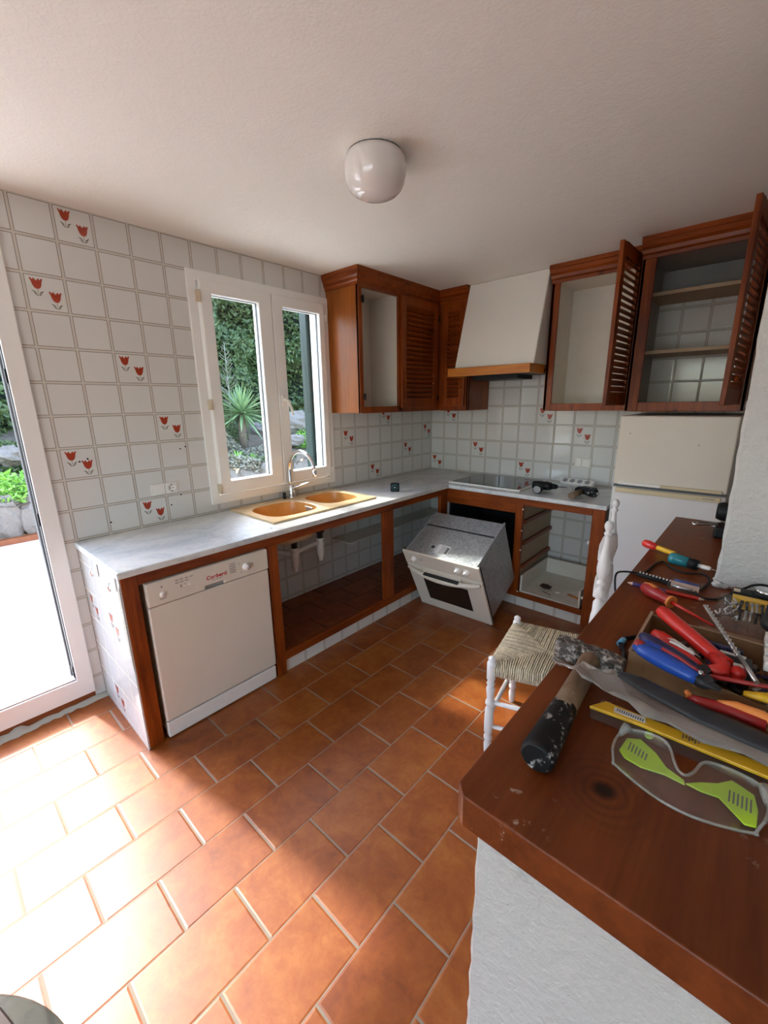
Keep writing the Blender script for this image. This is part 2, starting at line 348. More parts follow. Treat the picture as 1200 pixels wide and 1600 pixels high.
    c = b.ramp(b.math('MULTIPLY_ADD', n2, 0.5, b.math('MULTIPLY', n, 0.6)), [(0.35, (0.09, 0.065, 0.045)), (0.6, (0.16, 0.125, 0.085)), (0.78, (0.28, 0.24, 0.18))])
    b.bump(n2, 0.8, 0.03); b.set(color=c, rough=0.9); M['soil'] = b.m
_mats()

# ------------------------------------------------------------------ mesh helpers
class MB:
    def __init__(s): s.v = []; s.f = []; s.mi = []; s.sm = []
    def add(s, vs, fs, m=0, smooth=False, T=None):
        o = len(s.v)
        for p in vs:
            p = Vector(p)
            if T is not None: p = T @ p
            s.v.append(tuple(p))
        for f in fs: s.f.append([i + o for i in f]); s.mi.append(m); s.sm.append(smooth)
        return s
    def box(s, x0, x1, y0, y1, z0, z1, m=0, T=None):
        vs = [(x, y, z) for z in (z0, z1) for y in (y0, y1) for x in (x0, x1)]
        return s.add(vs, [(0, 2, 3, 1), (4, 5, 7, 6), (0, 1, 5, 4), (2, 6, 7, 3), (0, 4, 6, 2), (1, 3, 7, 5)], m, False, T)
    def cyl(s, a, b, r0, r1=None, n=16, m=0, cap=True, smooth=True, T=None):
        r1 = r0 if r1 is None else r1
        return s.tube([a, b], [r0, r1], n, m, cap, smooth, T)
    def tube(s, pts, r, n=10, m=0, cap=True, smooth=True, T=None, flat=None):
        pts = [Vector(p) for p in pts]
        if not isinstance(r, (list, tuple)): r = [r] * len(pts)
        vs = []; fs = []; prev = None
        for i, p in enumerate(pts):
            t = (pts[min(i + 1, len(pts) - 1)] - pts[max(i - 1, 0)]).normalized()
            if prev is None:
                ref = Vector((0, 0, 1)) if abs(t.z) < 0.9 else Vector((1, 0, 0))
                x = t.cross(ref).normalized()
            else:
                x = (prev - t * prev.dot(t)).normalized()
            prev = x; y = t.cross(x)
            k = flat if flat else 1.0
            for j in range(n):
                a = 2 * math.pi * j / n
                vs.append(p + x * (math.cos(a) * r[i]) + y * (math.sin(a) * r[i] * k))
        for i in range(len(pts) - 1):
            for j in range(n):
                a = i * n + j; b = i * n + (j + 1) % n
                fs.append((a, b, b + n, a + n))
        s.add(vs, fs, m, smooth, T)
        if cap:
            s.add(vs[:n], [tuple(range(n - 1, -1, -1))], m, False, T)
            s.add(vs[-n:], [tuple(range(n))], m, False, T)
        return s
    def lathe(s, prof, n=24, m=0, T=None, smooth=True, cap=True):
        """prof: list of (r, z)"""
        vs = []; fs = []
        for r, z in prof:
            for j in range(n):
                a = 2 * math.pi * j / n; vs.append((r * math.cos(a), r * math.sin(a), z))
        for i in range(len(prof) - 1):
            for j in range(n):
                a = i * n + j; b = i * n + (j + 1) % n
                fs.append((a, b, b + n, a + n))
        s.add(vs, fs, m, smooth, T)
        if cap:
            if prof[0][0] > 1e-5: s.add(vs[:n], [tuple(range(n - 1, -1, -1))], m, False, T)
            if prof[-1][0] > 1e-5: s.add(vs[-n:], [tuple(range(n))], m, False, T)
        return s
    def prism(s, poly, z0, z1, m=0, T=None, smooth=False):
        n = len(poly)
        vs = [(x, y, z0) for x, y in poly] + [(x, y, z1) for x, y in poly]
        fs = [tuple(range(n - 1, -1, -1)), tuple(range(n, 2 * n))] + [(i, (i + 1) % n, (i + 1) % n + n, i + n) for i in range(n)]
        return s.add(vs, fs, m, smooth, T)
    def poly(s, pts, m=0, T=None): return s.add(pts, [tuple(range(len(pts)))], m, False, T)
    def ball(s, c, r, m=0, n=12, T=None, sc=(1, 1, 1)):
        vs = []; fs = []; k = n // 2
        for i in range(k + 1):
            t = math.pi * i / k
            for j in range(n):
                a = 2 * math.pi * j / n
                vs.append((c[0] + r * sc[0] * math.sin(t) * math.cos(a), c[1] + r * sc[1] * math.sin(t) * math.sin(a), c[2] - r * sc[2] * math.cos(t)))
        for i in range(k):
            for j in range(n):
                a = i * n + j; b = i * n + (j + 1) % n; fs.append((a, b, b + n, a + n))
        return s.add(vs, fs, m, True, T)
    def build(s, name, mats, parent=None, bevel=0.0, seg=2, origin=True, subsurf=0, weld=True):
        if not isinstance(mats, (list, tuple)): mats = [mats]
        off = Vector((0, 0, 0))
        if parent is None and origin:
            xs = [v[0] for v in s.v]; ys = [v[1] for v in s.v]; zs = [v[2] for v in s.v]
            off = Vector(((min(xs) + max(xs)) / 2, (min(ys) + max(ys)) / 2, min(zs)))
        me = bpy.data.meshes.new(name)
        me.from_pydata([tuple(Vector(v) - off) for v in s.v], [], s.f)
        for mt in mats: me.materials.append(M[mt] if isinstance(mt, str) else mt)
        me.polygons.foreach_set('material_index', s.mi); me.polygons.foreach_set('use_smooth', s.sm)
        me.update()
        if weld and len(s.v) < 60000:
            bm = bmesh.new(); bm.from_mesh(me); bmesh.ops.remove_doubles(bm, verts=bm.verts, dist=1e-6)
            bm.to_mesh(me); bm.free(); me.update()
        o = bpy.data.objects.new(name, me); COL.objects.link(o); o.location = off
        if parent is not None:
            o.parent = parent; o.location = (0, 0, 0)
            if not parent.get('_local'): 
                o.matrix_parent_inverse = Matrix.Translation(-Vector(parent.location)) if parent.parent is None else Matrix.Identity(4)
        if bevel > 0:
            md = o.modifiers.new('edges', 'BEVEL'); md.width = bevel; md.segments = seg; md.limit_method = 'ANGLE'; md.angle_limit = R(35)
            try: md.harden_normals = False
            except Exception: pass
        if subsurf:
            md = o.modifiers.new('smooth', 'SUBSURF'); md.levels = subsurf; md.render_levels = subsurf
        return o

LOCALS = []
def tag(o, label, cat, group=None):
    o['label'] = label; o['category'] = cat
    if group: o['group'] = group
    return o
def thing(name, loc, label, cat, group=None, rot=None, local=False):
    o = bpy.data.objects.new(name, None); COL.objects.link(o); o.empty_display_size = 0.05
    o.location = loc
    if rot is not None: o.rotation_euler = rot
    if local: o['_local'] = 1; LOCALS.append(o)
    return tag(o, label, cat, group)
def struct(o, label=None):
    o['kind'] = 'structure'
    if label: o['label'] = label; 
    return o
def lab(o, label): o['label'] = label; return o
def text_mesh(name, txt, size, mat, T, parent, shear=0.0, bold=0.0, spacing=1.0):
    cu = bpy.data.curves.new(name, 'FONT'); cu.body = txt; cu.size = size; cu.align_x = 'CENTER'; cu.align_y = 'CENTER'
    cu.extrude = 0.0004; cu.shear = shear; cu.offset = bold; cu.space_character = spacing
    tmp = bpy.data.objects.new('tmp', cu); COL.objects.link(tmp)
    dg = bpy.context.evaluated_depsgraph_get(); me = bpy.data.meshes.new_from_object(tmp.evaluated_get(dg))
    COL.objects.unlink(tmp); bpy.data.objects.remove(tmp)
    me.transform(T); me.materials.clear(); me.materials.append(M[mat])
    o = bpy.data.objects.new(name, me); COL.objects.link(o); o.parent = parent
    if not parent.get('_local') and parent.parent is None: o.matrix_parent_inverse = Matrix.Translation(-Vector(parent.location))
    return o
def frame(x, y, z):
    """matrix from three column directions"""
    x, y, z = Vector(x), Vector(y), Vector(z)
    return Matrix(((x.x, y.x, z.x, 0), (x.y, y.y, z.y, 0), (x.z, y.z, z.z, 0), (0, 0, 0, 1)))
def TR(loc, rz=0, rx=0, ry=0): return Matrix.Translation(loc) @ Euler((rx, ry, rz)).to_matrix().to_4x4()

# ------------------------------------------------------------------ room shell
CEIL = 2.3775
def cells(mb, us, vs, w0, w1, solid, place, m=0, m_back=None, m_edge=None):
    """slab made of welded cells; place(u, v, w) gives a point; w1 is the seen face, w0 the back"""
    mbk = m if m_back is None else m_back; me_ = mbk if m_edge is None else m_edge
    nu, nv = len(us) - 1, len(vs) - 1
    S_ = lambda i, j: 0 <= i < nu and 0 <= j < nv and solid((us[i] + us[i + 1]) / 2, (vs[j] + vs[j + 1]) / 2)
    for i in range(nu):
        for j in range(nv):
            if not S_(i, j): continue
            a, b, c, d = us[i], us[i + 1], vs[j], vs[j + 1]
            mb.add([place(a, c, w1), place(b, c, w1), place(b, d, w1), place(a, d, w1)], [(0, 1, 2, 3)], m)
            mb.add([place(a, c, w0), place(a, d, w0), place(b, d, w0), place(b, c, w0)], [(0, 1, 2, 3)], mbk)
            if not S_(i - 1, j): mb.add([place(a, c, w0), place(a, c, w1), place(a, d, w1), place(a, d, w0)], [(0, 1, 2, 3)], me_)
            if not S_(i + 1, j): mb.add([place(b, c, w0), place(b, d, w0), place(b, d, w1), place(b, c, w1)], [(0, 1, 2, 3)], me_)
            if not S_(i, j - 1): mb.add([place(a, c, w0), place(b, c, w0), place(b, c, w1), place(a, c, w1)], [(0, 1, 2, 3)], me_)
            if not S_(i, j + 1): mb.add([place(a, d, w0), place(a, d, w1), place(b, d, w1), place(b, d, w0)], [(0, 1, 2, 3)], me_)

TULIP = [(-.5, .40), (-.44, .46), (-.36, .40), (-.30, .22), (-.20, .46), (-.10, .36), (0, .22), (.10, .36), (.20, .46), (.30, .22), (.36, .40), (.44, .46), (.5, .40),
         (.40, .15), (.34, -.15), (.22, -.38), (.08, -.47), (-.08, -.47), (-.22, -.38), (-.34, -.15), (-.40, .15)]
LEAVES = [[(-.48, -.62), (-.30, -.66), (-.06, -.86), (-.22, -.84)], [(.48, -.62), (.30, -.66), (.06, -.86), (.22, -.84)],
          [(-.34, -.84), (-.18, -.88), (.0, -1.06), (-.12, -1.04)], [(.34, -.84), (.18, -.88), (.0, -1.06), (.12, -1.04)], [(-.015, -.5), (.015, -.5), (.015, -1.0), (-.015, -1.0)]]
def tulips(mb, u0, v0, place, mr, mg, p=0.15):
    """two tulips in the tile whose lower left corner is (u0, v0)"""
    for cu, cv in ((0.30, 0.755), (0.71, 0.44)):
        s = 0.047
        c = (u0 + cu * p, v0 + cv * p)
        pts = [(c[0] + a * s, c[1] + b * s) for a, b in TULIP]
        mid = place(c[0], c[1] - .1 * s, 0.0006)
        n = len(pts)
        mb.add([mid] + [place(a, b, 0.0006) for a, b in pts], [(0, 1 + i, 1 + (i + 1) % n) for i in range(n)], mr)
        for L in LEAVES:
            mb.poly([place(c[0] + a * s, c[1] + b * s, 0.0006) for a, b in L], mg)
Z = lambda r: CEIL - 0.15 * r
DOOR_Y0, DOOR_Y1, DOOR_T = -4.42, -3.085, 2.22
W_Y0, W_Y1, W_Z0, W_Z1 = -2.262, -1.325, 0.962, 2.205
# left wall with the door and the window opening
mb = MB(); pl = lambda u, v, w: (w, u, v)
def hole_left(u, v):
    return not ((W_Y0 < u < W_Y1 and W_Z0 < v < W_Z1) or (DOOR_Y0 < u < DOOR_Y1 and v < DOOR_T))
ys = [-6.6, -4.6, DOOR_Y0, DOOR_Y1, W_Y0, W_Y1, 0.0]; zs = [-0.02, W_Z0, W_Z1, DOOR_T, CEIL]
cells(mb, ys, zs, -0.16, 0.0, hole_left, pl, 0, 1, 1)
for f_i, f in enumerate(mb.f):                 # plain plaster beyond the door, tiles from the door to the corner
    if mb.mi[f_i] == 0 and max(mb.v[i][1] for i in f) < -4.5: mb.mi[f_i] = 1
for r, k in ((1, 19), (3, 20), (5, 18), (7, 17), (8, 20), (10, 18), (8, 8), (7, 5), (8, 1), (9, 3), (10, 6)):
    tulips(mb, -0.15 * k, Z(r), pl, 2, 3)
for (y, z) in ((-2.84, 0.935), (-2.53, 0.97), (-2.925, 1.26), (-2.89, 1.27), (-2.44, 1.28), (-2.41, 1.29), (-2.47, 1.02)):
    mb.add([(0.0008, y + 0.0045 * math.cos(a * math.pi / 5), z + 0.0045 * math.sin(a * math.pi / 5)) for a in range(10)], [tuple(range(10))], 4)
struct(mb.build('wall_left', ['tile_left', 'stucco_out', 'tulip_red', 'tulip_green', 'hole'], origin=False))
# back wall
mb = MB(); pb = lambda u, v, w: (u, -w, v)
cells(mb, [-0.16, 0.0, 2.43, 5.0], [-0.02, CEIL], -0.2, 0.0, lambda u, v: True, pb, 0, 1, 1)
for f_i, f in enumerate(mb.f):
    if mb.mi[f_i] == 0 and min(mb.v[i][0] for i in f) > 2.4: mb.mi[f_i] = 1
for r, c in ((10, 0), (9, 3), (7, 1), (10, 6), (7, 7), (8, 9)): tulips(mb, 0.15 * c, Z(r), pb, 2, 3)
struct(mb.build('wall_back', ['tile_back', 'plaster', 'tulip_red', 'tulip_green'], origin=False))
mb = MB(); mb.box(5.0, 5.2, -6.8, 0.2, -0.02, CEIL); struct(mb.build('wall_right', 'plaster', origin=False))
mb = MB(); cells(mb, [-0.16, 1.0, 4.3, 5.2], [-0.02, 0.06, 2.25, CEIL], -0.2, 0.0, lambda u, v: not (1.0 < u < 4.3 and 0.06 < v < 2.25), lambda u, v, w: (u, -6.6 + w, v), 0)
struct(mb.build('wall_rear', 'plaster', origin=False))
mb = MB()
for x0, x1, z0, z1 in ((1.0, 1.07, 0.06, 2.25), (4.23, 4.3, 0.06, 2.25), (2.6, 2.7, 0.06, 2.25), (1.0, 4.3, 0.06, 0.13), (1.0, 4.3, 2.18, 2.25)): mb.box(x0, x1, -6.72, -6.66, z0, z1)
w2 = struct(mb.build('fill_window', 'upvc', bevel=0.004))  # unseen glazed opening behind the camera, added to let fill light in
mb = MB(); mb.box(1.04, 4.26, -6.692, -6.688, 0.1, 2.2); mb.build('window_pane', 'pane', w2)
mb = MB(); mb.box(-0.16, 5.2, -6.8, 0.2, -0.15, 0.0); struct(mb.build('floor', 'floor', origin=False))
mb = MB(); mb.box(-0.16, 5.2, -6.8, 0.2, CEIL, CEIL + 0.2); struct(mb.build('ceiling', 'ceiling', origin=False))
# pillar standing in the middle of the bar, rough plaster
mb = MB()
nz = 40
def pillar_pts():
    rng = random.Random(3); rows = []
    for k in range(nz + 1):
        z = 1.046 + (CEIL - 1.046) * k / nz
        lean = 0.431 - 0.010 * min(1, k / nz * 2.4)
        j = lambda: rng.uniform(-0.0018, 0.0018)
        b = 0.006 * math.exp(-k * 1.2)
        x0 = 2.0 + lean - b
        rows.append([(x0 + 0.006 + j(), -2.137, z), (2.7, -2.137, z), (2.98, -2.137, z), (2.98, -1.82, z), (x0, -1.82, z), (x0 + j(), -2.131 - b, z)])
    return rows
rows = pillar_pts(); vs = [p for r in rows for p in r]; fs = []
for k in range(nz):
    for j in range(6):
        a = k * 6 + j; b = k * 6 + (j + 1) % 6; fs.append((a, b, b + 6, a + 6))
fs += [tuple(range(5, -1, -1)), tuple(range(nz * 6, nz * 6 + 6))]
mb.add(vs, fs, 0)
for x, y, z, r in ((2.437, -2.142, 1.052, 0.012), (2.449, -2.141, 1.05, 0.009), (2.433, -2.132, 1.062, 0.008)): mb.ball((x, y, z), r, 0, 8, sc=(1.2, .8, .8))
struct(mb.build('wall_pillar', 'plaster', origin=False))
# half wall under the bar
mb = MB(); rng = random.Random(5)
n = 44; P = []
for k in range(n + 1):
    z = 0.995 * k / n; j = lambda: rng.uniform(-0.0016, 0.0016)
    P.append([(2.267 + j(), -3.062 + j(), z), (2.273 + j(), -3.069, z), (3.0, -3.069, z), (3.0, -1.43, z), (2.267, -1.43, z)])
vs = [p for r in P for p in r]; fs = []
for k in range(n):
    for j in range(5):
        a = k * 5 + j; b = k * 5 + (j + 1) % 5; fs.append((a, b, b + 5, a + 5))
fs += [(4, 3, 2, 1, 0), tuple(range(n * 5, n * 5 + 5))]
mb.add(vs, fs, 0)
for x, z, r in ((2.30, 0.972, 0.012), (2.318, 0.965, 0.014), (2.285, 0.98, 0.012), (2.335, 0.96, 0.010)): mb.ball((x, -3.066, z), r, 0, 8, sc=(1.4, .5, .7))
struct(mb.build('wall_bar', 'plaster', origin=False))

# ------------------------------------------------------------------ window and door of the left wall
win = bpy.data.objects.new('window_1', None); COL.objects.link(win); win.location = (0, -1.79, W_Z0); struct(win)
def rect_frame(mb, y0, y1, z0, z1, w, x0, x1, m=0, wb=None, wt=None, wl=None, wr=None):
    wb = wb or w; wt = wt or w; wl = wl or w; wr = wr or w
    cells(mb, [y0, y0 + wl, y1 - wr, y1], [z0, z0 + wb, z1 - wt, z1], x0, x1, lambda u, v: not (y0 + wl < u < y1 - wr and z0 + wb < v < z1 - wt), lambda u, v, w_: (w_, u, v), m)
mb = MB(); rect_frame(mb, -2.295, -1.29, 0.925, 2.235, 0.052, -0.06, 0.012); mb.build('window_frame', 'upvc', win, bevel=0.004)
for (y0, y1, gl, gr, first) in ((-2.235, -1.777, -2.168, -1.868, True), (-1.772, -1.345, -1.694, -1.392, False)):
    mb = MB(); rect_frame(mb, y0, y1, 0.985, 2.19, 0.07, -0.045, 0.03, wb=0.075, wt=0.07, wl=gl - y0, wr=y1 - gr)
    s = mb.build('window_sash', 'upvc', win, bevel=0.005)
    mb = MB(); rect_frame(mb, gl - 0.004, gr + 0.004, 1.056, 2.124, 0.006, -0.014, 0.001, 0); mb.build('glazing_gasket', 'gasket', s)
    mb = MB(); mb.box(-0.012, -0.008, gl - 0.002, gr + 0.002, 1.055, 2.125); mb.build('window_pane', 'pane', s)
    if not first:
        mb = MB(); mb.box(0.03, 0.040, -1.752, -1.722, 1.50, 1.575, 0); mb.cyl((0.035, -1.737, 1.545), (0.065, -1.737, 1.545), 0.009, m=0)
        mb.tube([(0.062, -1.737, 1.55), (0.068, -1.72, 1.53), (0.07, -1.70, 1.47), (0.068, -1.695, 1.445)], [0.010, 0.010, 0.008, 0.006], 10, 0)
        mb.build('window_handle', 'white_plastic', s, bevel=0.002)
for z in (1.02, 1.52, 2.10):
    mb = MB(); mb.cyl((0.034, -2.243, z - 0.03), (0.034, -2.243, z + 0.03), 0.010, n=10); mb.box(0.012, 0.034, -2.255, -2.235, z - 0.028, z + 0.028)
    lab(mb.build('hinge', 'beige', win), 'beige plastic hinge')
for z in (1.03, 2.10):
    mb = MB(); mb.cyl((0.034, -1.338, z - 0.02), (0.034, -1.338, z + 0.02), 0.006, n=10); mb.build('hinge', 'white_plastic', win)
# outer sill and shutters
mb = MB(); mb.box(-0.215, -0.045, W_Y0 - 0.02, W_Y1 + 0.02, 0.925, W_Z0 + 0.022); struct(mb.build('trim_1', 'stucco_out', bevel=0.004))
lab(bpy.data.objects['trim_1'], 'sunlit white stone sill outside the window')
for i, (y0, y1) in enumerate(((-2.80, -2.27), (-1.352, -1.30))):
    t = thing('window_shutter', (-0.18, (y0 + y1) / 2, 0.95), ('dark green louvred shutter folded back left of the window', 'dark green shutter edge seen through the right window pane')[i], 'shutter')
    mb = MB()
    if i == 0:
        mb.box(-0.21, -0.175, y0, y0 + 0.07, 0.95, 2.22); mb.box(-0.21, -0.175, y1 - 0.07, y1, 0.95, 2.22); mb.box(-0.21, -0.175, y0, y1, 0.95, 1.03); mb.box(-0.21, -0.175, y0, y1, 2.14, 2.22)
        for k in range(26): mb.box(-0.206, -0.18, y0 + 0.06, y1 - 0.06, 1.04 + k * 0.042, 1.065 + k * 0.042)
    else:
        mb.box(-0.25, -0.175, y0, y0 + 0.07, 0.93, 2.24); mb.box(-0.21, -0.175, y0 + 0.43, y0 + 0.5, 0.93, 2.24); mb.box(-0.21, -0.175, y0, y0 + 0.5, 0.93, 1.01); mb.box(-0.21, -0.175, y0, y0 + 0.5, 2.16, 2.24)
        for k in range(26): mb.box(-0.206, -0.18, y0 + 0.06, y0 + 0.44, 1.02 + k * 0.043, 1.046 + k * 0.043)
    mb.build('shutter_leaf', 'shutter', t, bevel=0.003)
# door frame
door = bpy.data.objects.new('door_1', None); COL.objects.link(door); door.location = (0, -3.75, 0.05); struct(door)
mb = MB(); rect_frame(mb, -4.46, -3.052, 0.048, 2.262, 0.088, -0.05, 0.014, wb=0.10, wr=0.070); mb.build('door_frame', 'upvc', door, bevel=0.004)
mb = MB(); rect_frame(mb, -4.372, -3.122, 0.146, 2.176, 0.004, -0.012, 0.004); rect_frame(mb, -4.376, -3.118, 0.142, 2.180, 0.012, -0.095, -0.052); mb.build('door_gasket', 'gasket', door)
mb = MB(); mb.box(-0.045, 0.006, -4.372, -3.124, 0.146, 0.156); mb.build('threshold_rail', 'steel', door, bevel=0.002)
for z0, z1 in ((0.20, 0.225), (0.165, 0.19), (0.98, 1.04), (1.62, 1.68)):
    mb = MB(); mb.box(-0.03, 0.004, -3.1285, -3.1215, z0, z1); lab(mb.build('lock_strike', 'black', door, bevel=0.001), 'black lock strike plate')
mb = MB(); mb.box(-0.16, -0.05, -4.5, DOOR_Y1, -0.02, 0.05, 0); mb.box(-0.05, 0.004, -4.46, -3.055, 0.0, 0.047, 0); struct(mb.build('trim_2', 'sill', bevel=0.003))
lab(bpy.data.objects['trim_2'], 'terracotta tile riser under the door frame')
mb = MB(); rng = random.Random(11); n = 60; top = []; fl = []
for k in range(n + 1):
    y = -4.45 + 1.445 * k / n; a = 0.012 + rng.uniform(0, 0.008) + (0.02 if 36 < k < 46 else 0) * rng.random(); b = 0.028 + rng.uniform(-0.006, 0.01) + (0.012 if 30 < k < 48 else 0)
    top.append((0.006, y, a)); fl.append((b, y, 0.0006))
mid = [((p[0] + q_[0]) / 2 + 0.002, p[1], (p[2] + q_[2]) * 0.62) for p, q_ in zip(top, fl)]
vs = top + mid + fl; N = n + 1
mb.add(vs, [(i, i + 1, N + i + 1, N + i) for i in range(n)] + [(N + i, N + i + 1, 2 * N + i + 1, 2 * N + i) for i in range(n)], 0, True)
struct(mb.build('trim_3', 'cement', origin=False)); lab(bpy.data.objects['trim_3'], 'ragged grey cement line along the door sill')

# ------------------------------------------------------------------ outside: terrace, bank, planting
mb = MB(); mb.box(-3.86, -0.16, -9, 6, -0.12, -0.005); struct(mb.build('terrace', 'terrace', origin=False))
mb = MB(); mb.box(-3.8, 9.0, -15, -9, -0.12, -0.005); mb.box(-0.16, 9.0, -9, -6.8, -0.12, -0.005); struct(mb.build('rear_bounce_ground', 'terrace', origin=False))  # unseen pale ground added to bounce sunlight up to the ceiling
mb = MB(); mb.box(-3.90, -3.80, -9, 6, -0.1, 0.06); o = struct(mb.build('terrace_kerb', 'sill', bevel=0.01))
def bank_z(x, y):
    t = min(max((-3.9 - x) / 3.2, 0), 1)
    return 0.47 + 0.60 * t + 0.10 * math.sin(x * 2.1 + y * 1.3) * (t + .1) + 0.06 * math.sin(y * 3.7 + x)
mb = MB(); nx, ny = 36, 90; vs = []; fs = []; rng = random.Random(2)
for i in range(nx + 1):
    for j in range(ny + 1):
        x = -3.9 - 5.0 * i / nx; y = -9 + 16 * j / ny
        vs.append((x, y, bank_z(x, y) + rng.uniform(-.025, .025)))
for i in range(nx):
    for j in range(ny):
        a = i * (ny + 1) + j; fs.append((a, a + 1, a + ny + 2, a + ny + 1))
mb.add(vs, fs, 0, True); struct(mb.build('planting_bank', 'soil', origin=False))
# dry stone edging of the bank
def rock_mesh(mb, c, r, sc, seed):
    rng = random.Random(seed); n = 14; k = 8; vs = []; fs = []
    jit = [[rng.uniform(0.78, 1.14) for _ in range(n)] for _ in range(k + 1)]
    for i in range(k + 1):
        t = math.pi * i / k
        for j in range(n):
            a = 2 * math.pi * j / n; q_ = r * (jit[i][j] if 0 < i < k else 1)
            vs.append((c[0] + q_ * sc[0] * math.sin(t) * math.cos(a), c[1] + q_ * sc[1] * math.sin(t) * math.sin(a), c[2] + q_ * sc[2] * math.cos(t)))
    for i in range(k):
        for j in range(n):
            a = i * n + j; b = i * n + (j + 1) % n; fs.append((a, b, b + n, a + n))
    mb.add(vs, fs, 0, False)
mb = MB(); rng = random.Random(4); y = -6.0
while y < 3.5:
    w = rng.uniform(0.22, 0.4)
    rock_mesh(mb, (-3.98, y, 0.24), w * 0.62, (0.5, 1.0, 0.30 / (w * 0.62)), rng.random()); y += w * 1.02
struct(mb.build('terrace_edging', 'rock', origin=False)); lab(bpy.data.objects['terrace_edging'], 'pale rough stone edging along the terrace')
tulips_done = True
for i, (c, r, sc, l) in enumerate((((-5.0, -2.60, 0.90), 0.17, (1, 1.1, .8), 'pale boulder in the planting seen through the door'),
                                ((-5.2, 2.25, 1.12), 0.34, (1, 1.5, .75), 'weathered rock mound behind the right window pane'),
                                ((-4.7, 1.75, 0.80), 0.2, (1, 1.7, .6), 'low pale stone in front of the rock mound'),
                                ((-5.9, 1.75, 0.98), 0.2, (1, 1, .8), 'brown stone beside the agave'))):
    mb = MB(); rock_mesh(mb, c, r, sc, i + 20); tag(mb.build('garden_rock', 'rock'), l, 'rock')
# hedge
def leaves(mb, pts_fn, n, size, seed, m=0, aspect=0.5, up=0.3):
    rng = random.Random(seed); vs = []; fs = []
    for _ in range(n):
        p, nrm = pts_fn(rng)
        d = Vector((nrm[0] + rng.uniform(-.9, .9), nrm[1] + rng.uniform(-.9, .9), nrm[2] + rng.uniform(-.9, .9) + up)).normalized()
        a = Vector((rng.uniform(-1, 1), rng.uniform(-1, 1), rng.uniform(-1, 1))); a = (a - d * a.dot(d)).normalized(); b = d.cross(a)
        s = size * rng.uniform(0.6, 1.25); P_ = Vector(p); o = len(vs)
        vs += [P_ - a * s, P_ + b * s * aspect + d * s * .12, P_ + a * s, P_ - b * s * aspect + d * s * .12]
        fs.append((o, o + 1, o + 2, o + 3))
    mb.add(vs, fs, m)
def hedge_x(y, z): return -6.9 + 0.30 * math.sin(y * 2.3 + z * 1.7) + 0.22 * math.sin(y * 5.1 - z * 3.2) + 0.15 * math.sin(z * 6.3 + y * 1.1)
def hz(y): return 4.35 + 0.2 * math.sin(y * 2.1)
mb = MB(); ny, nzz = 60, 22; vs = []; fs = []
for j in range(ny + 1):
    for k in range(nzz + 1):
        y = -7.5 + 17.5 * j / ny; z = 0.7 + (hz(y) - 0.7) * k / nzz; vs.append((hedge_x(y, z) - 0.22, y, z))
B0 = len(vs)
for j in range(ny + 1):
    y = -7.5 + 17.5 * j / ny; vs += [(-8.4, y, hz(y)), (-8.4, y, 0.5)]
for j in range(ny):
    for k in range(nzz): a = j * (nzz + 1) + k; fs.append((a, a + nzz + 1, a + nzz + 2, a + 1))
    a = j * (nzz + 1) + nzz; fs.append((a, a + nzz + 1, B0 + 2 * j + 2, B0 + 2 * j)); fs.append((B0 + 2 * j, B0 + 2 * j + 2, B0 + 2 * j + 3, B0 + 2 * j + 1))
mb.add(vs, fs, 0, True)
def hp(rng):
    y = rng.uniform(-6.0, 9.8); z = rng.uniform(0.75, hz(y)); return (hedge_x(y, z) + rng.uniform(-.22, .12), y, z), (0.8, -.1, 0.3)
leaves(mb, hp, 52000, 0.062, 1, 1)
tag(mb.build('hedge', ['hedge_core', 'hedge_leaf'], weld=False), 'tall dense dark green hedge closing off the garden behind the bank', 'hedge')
# agave
def rosette(name, c, n, length, width, seed, mat, label, cat, elev=(0.05, 1.35), group=None):
    rng = random.Random(seed); mb = MB()
    for i in range(n):
        a = i * 2.39996; e = elev[0] + (elev[1] - elev[0]) * (i / n) + rng.uniform(-.08, .08); L = length * (1 - 0.25 * i / n) * rng.uniform(.9, 1.08)
        h = Vector((math.cos(a), math.sin(a), 0)); side = Vector((-math.sin(a), math.cos(a), 0)); P_ = Vector(c); vs = []; k = 6
        for t in range(k + 1):
            f = t / k; q_ = P_ + h * (L * f * math.cos(e)) + Vector((0, 0, L * f * math.sin(e) - 0.18 * L * f * f * math.cos(e)))
            w = width * (0.55 + 0.9 * f - 1.45 * f * f) if t < k else 0.002
            vs += [q_ - side * w, q_ - Vector((0, 0, w * .45)), q_ + side * w]
        fs = []
        for t in range(k): o = t * 3; fs += [(o, o + 1, o + 4, o + 3), (o + 1, o + 2, o + 5, o + 4)]
        mb.add(vs, fs, 0, True)
    return tag(mb.build(name, mat, weld=False), label, cat, group)
ag = thing('agave_plant', (-5.0, 0.85, 0.82), 'spiky blue green agave rosette on a stem seen through the left window pane', 'plant')
mb = MB(); rng = random.Random(9)
mb2 = rosette('leaves', (-5.0, 0.85, 1.36), 84, 0.74, 0.040, 3, 'agave_leaf', 'x', 'y', (-0.45, 1.45)); 
for k_ in ('label', 'category'): del mb2[k_]
mb2.parent = ag; mb2.matrix_parent_inverse = Matrix.Translation(-Vector(ag.location))
mb = MB(); mb.tube([(-5, .85, .5), (-5.02, .84, .95), (-5, .85, 1.38)], [0.09, 0.075, 0.06], 10); lab(mb.build('stem', 'soil', ag), 'brown ringed trunk')
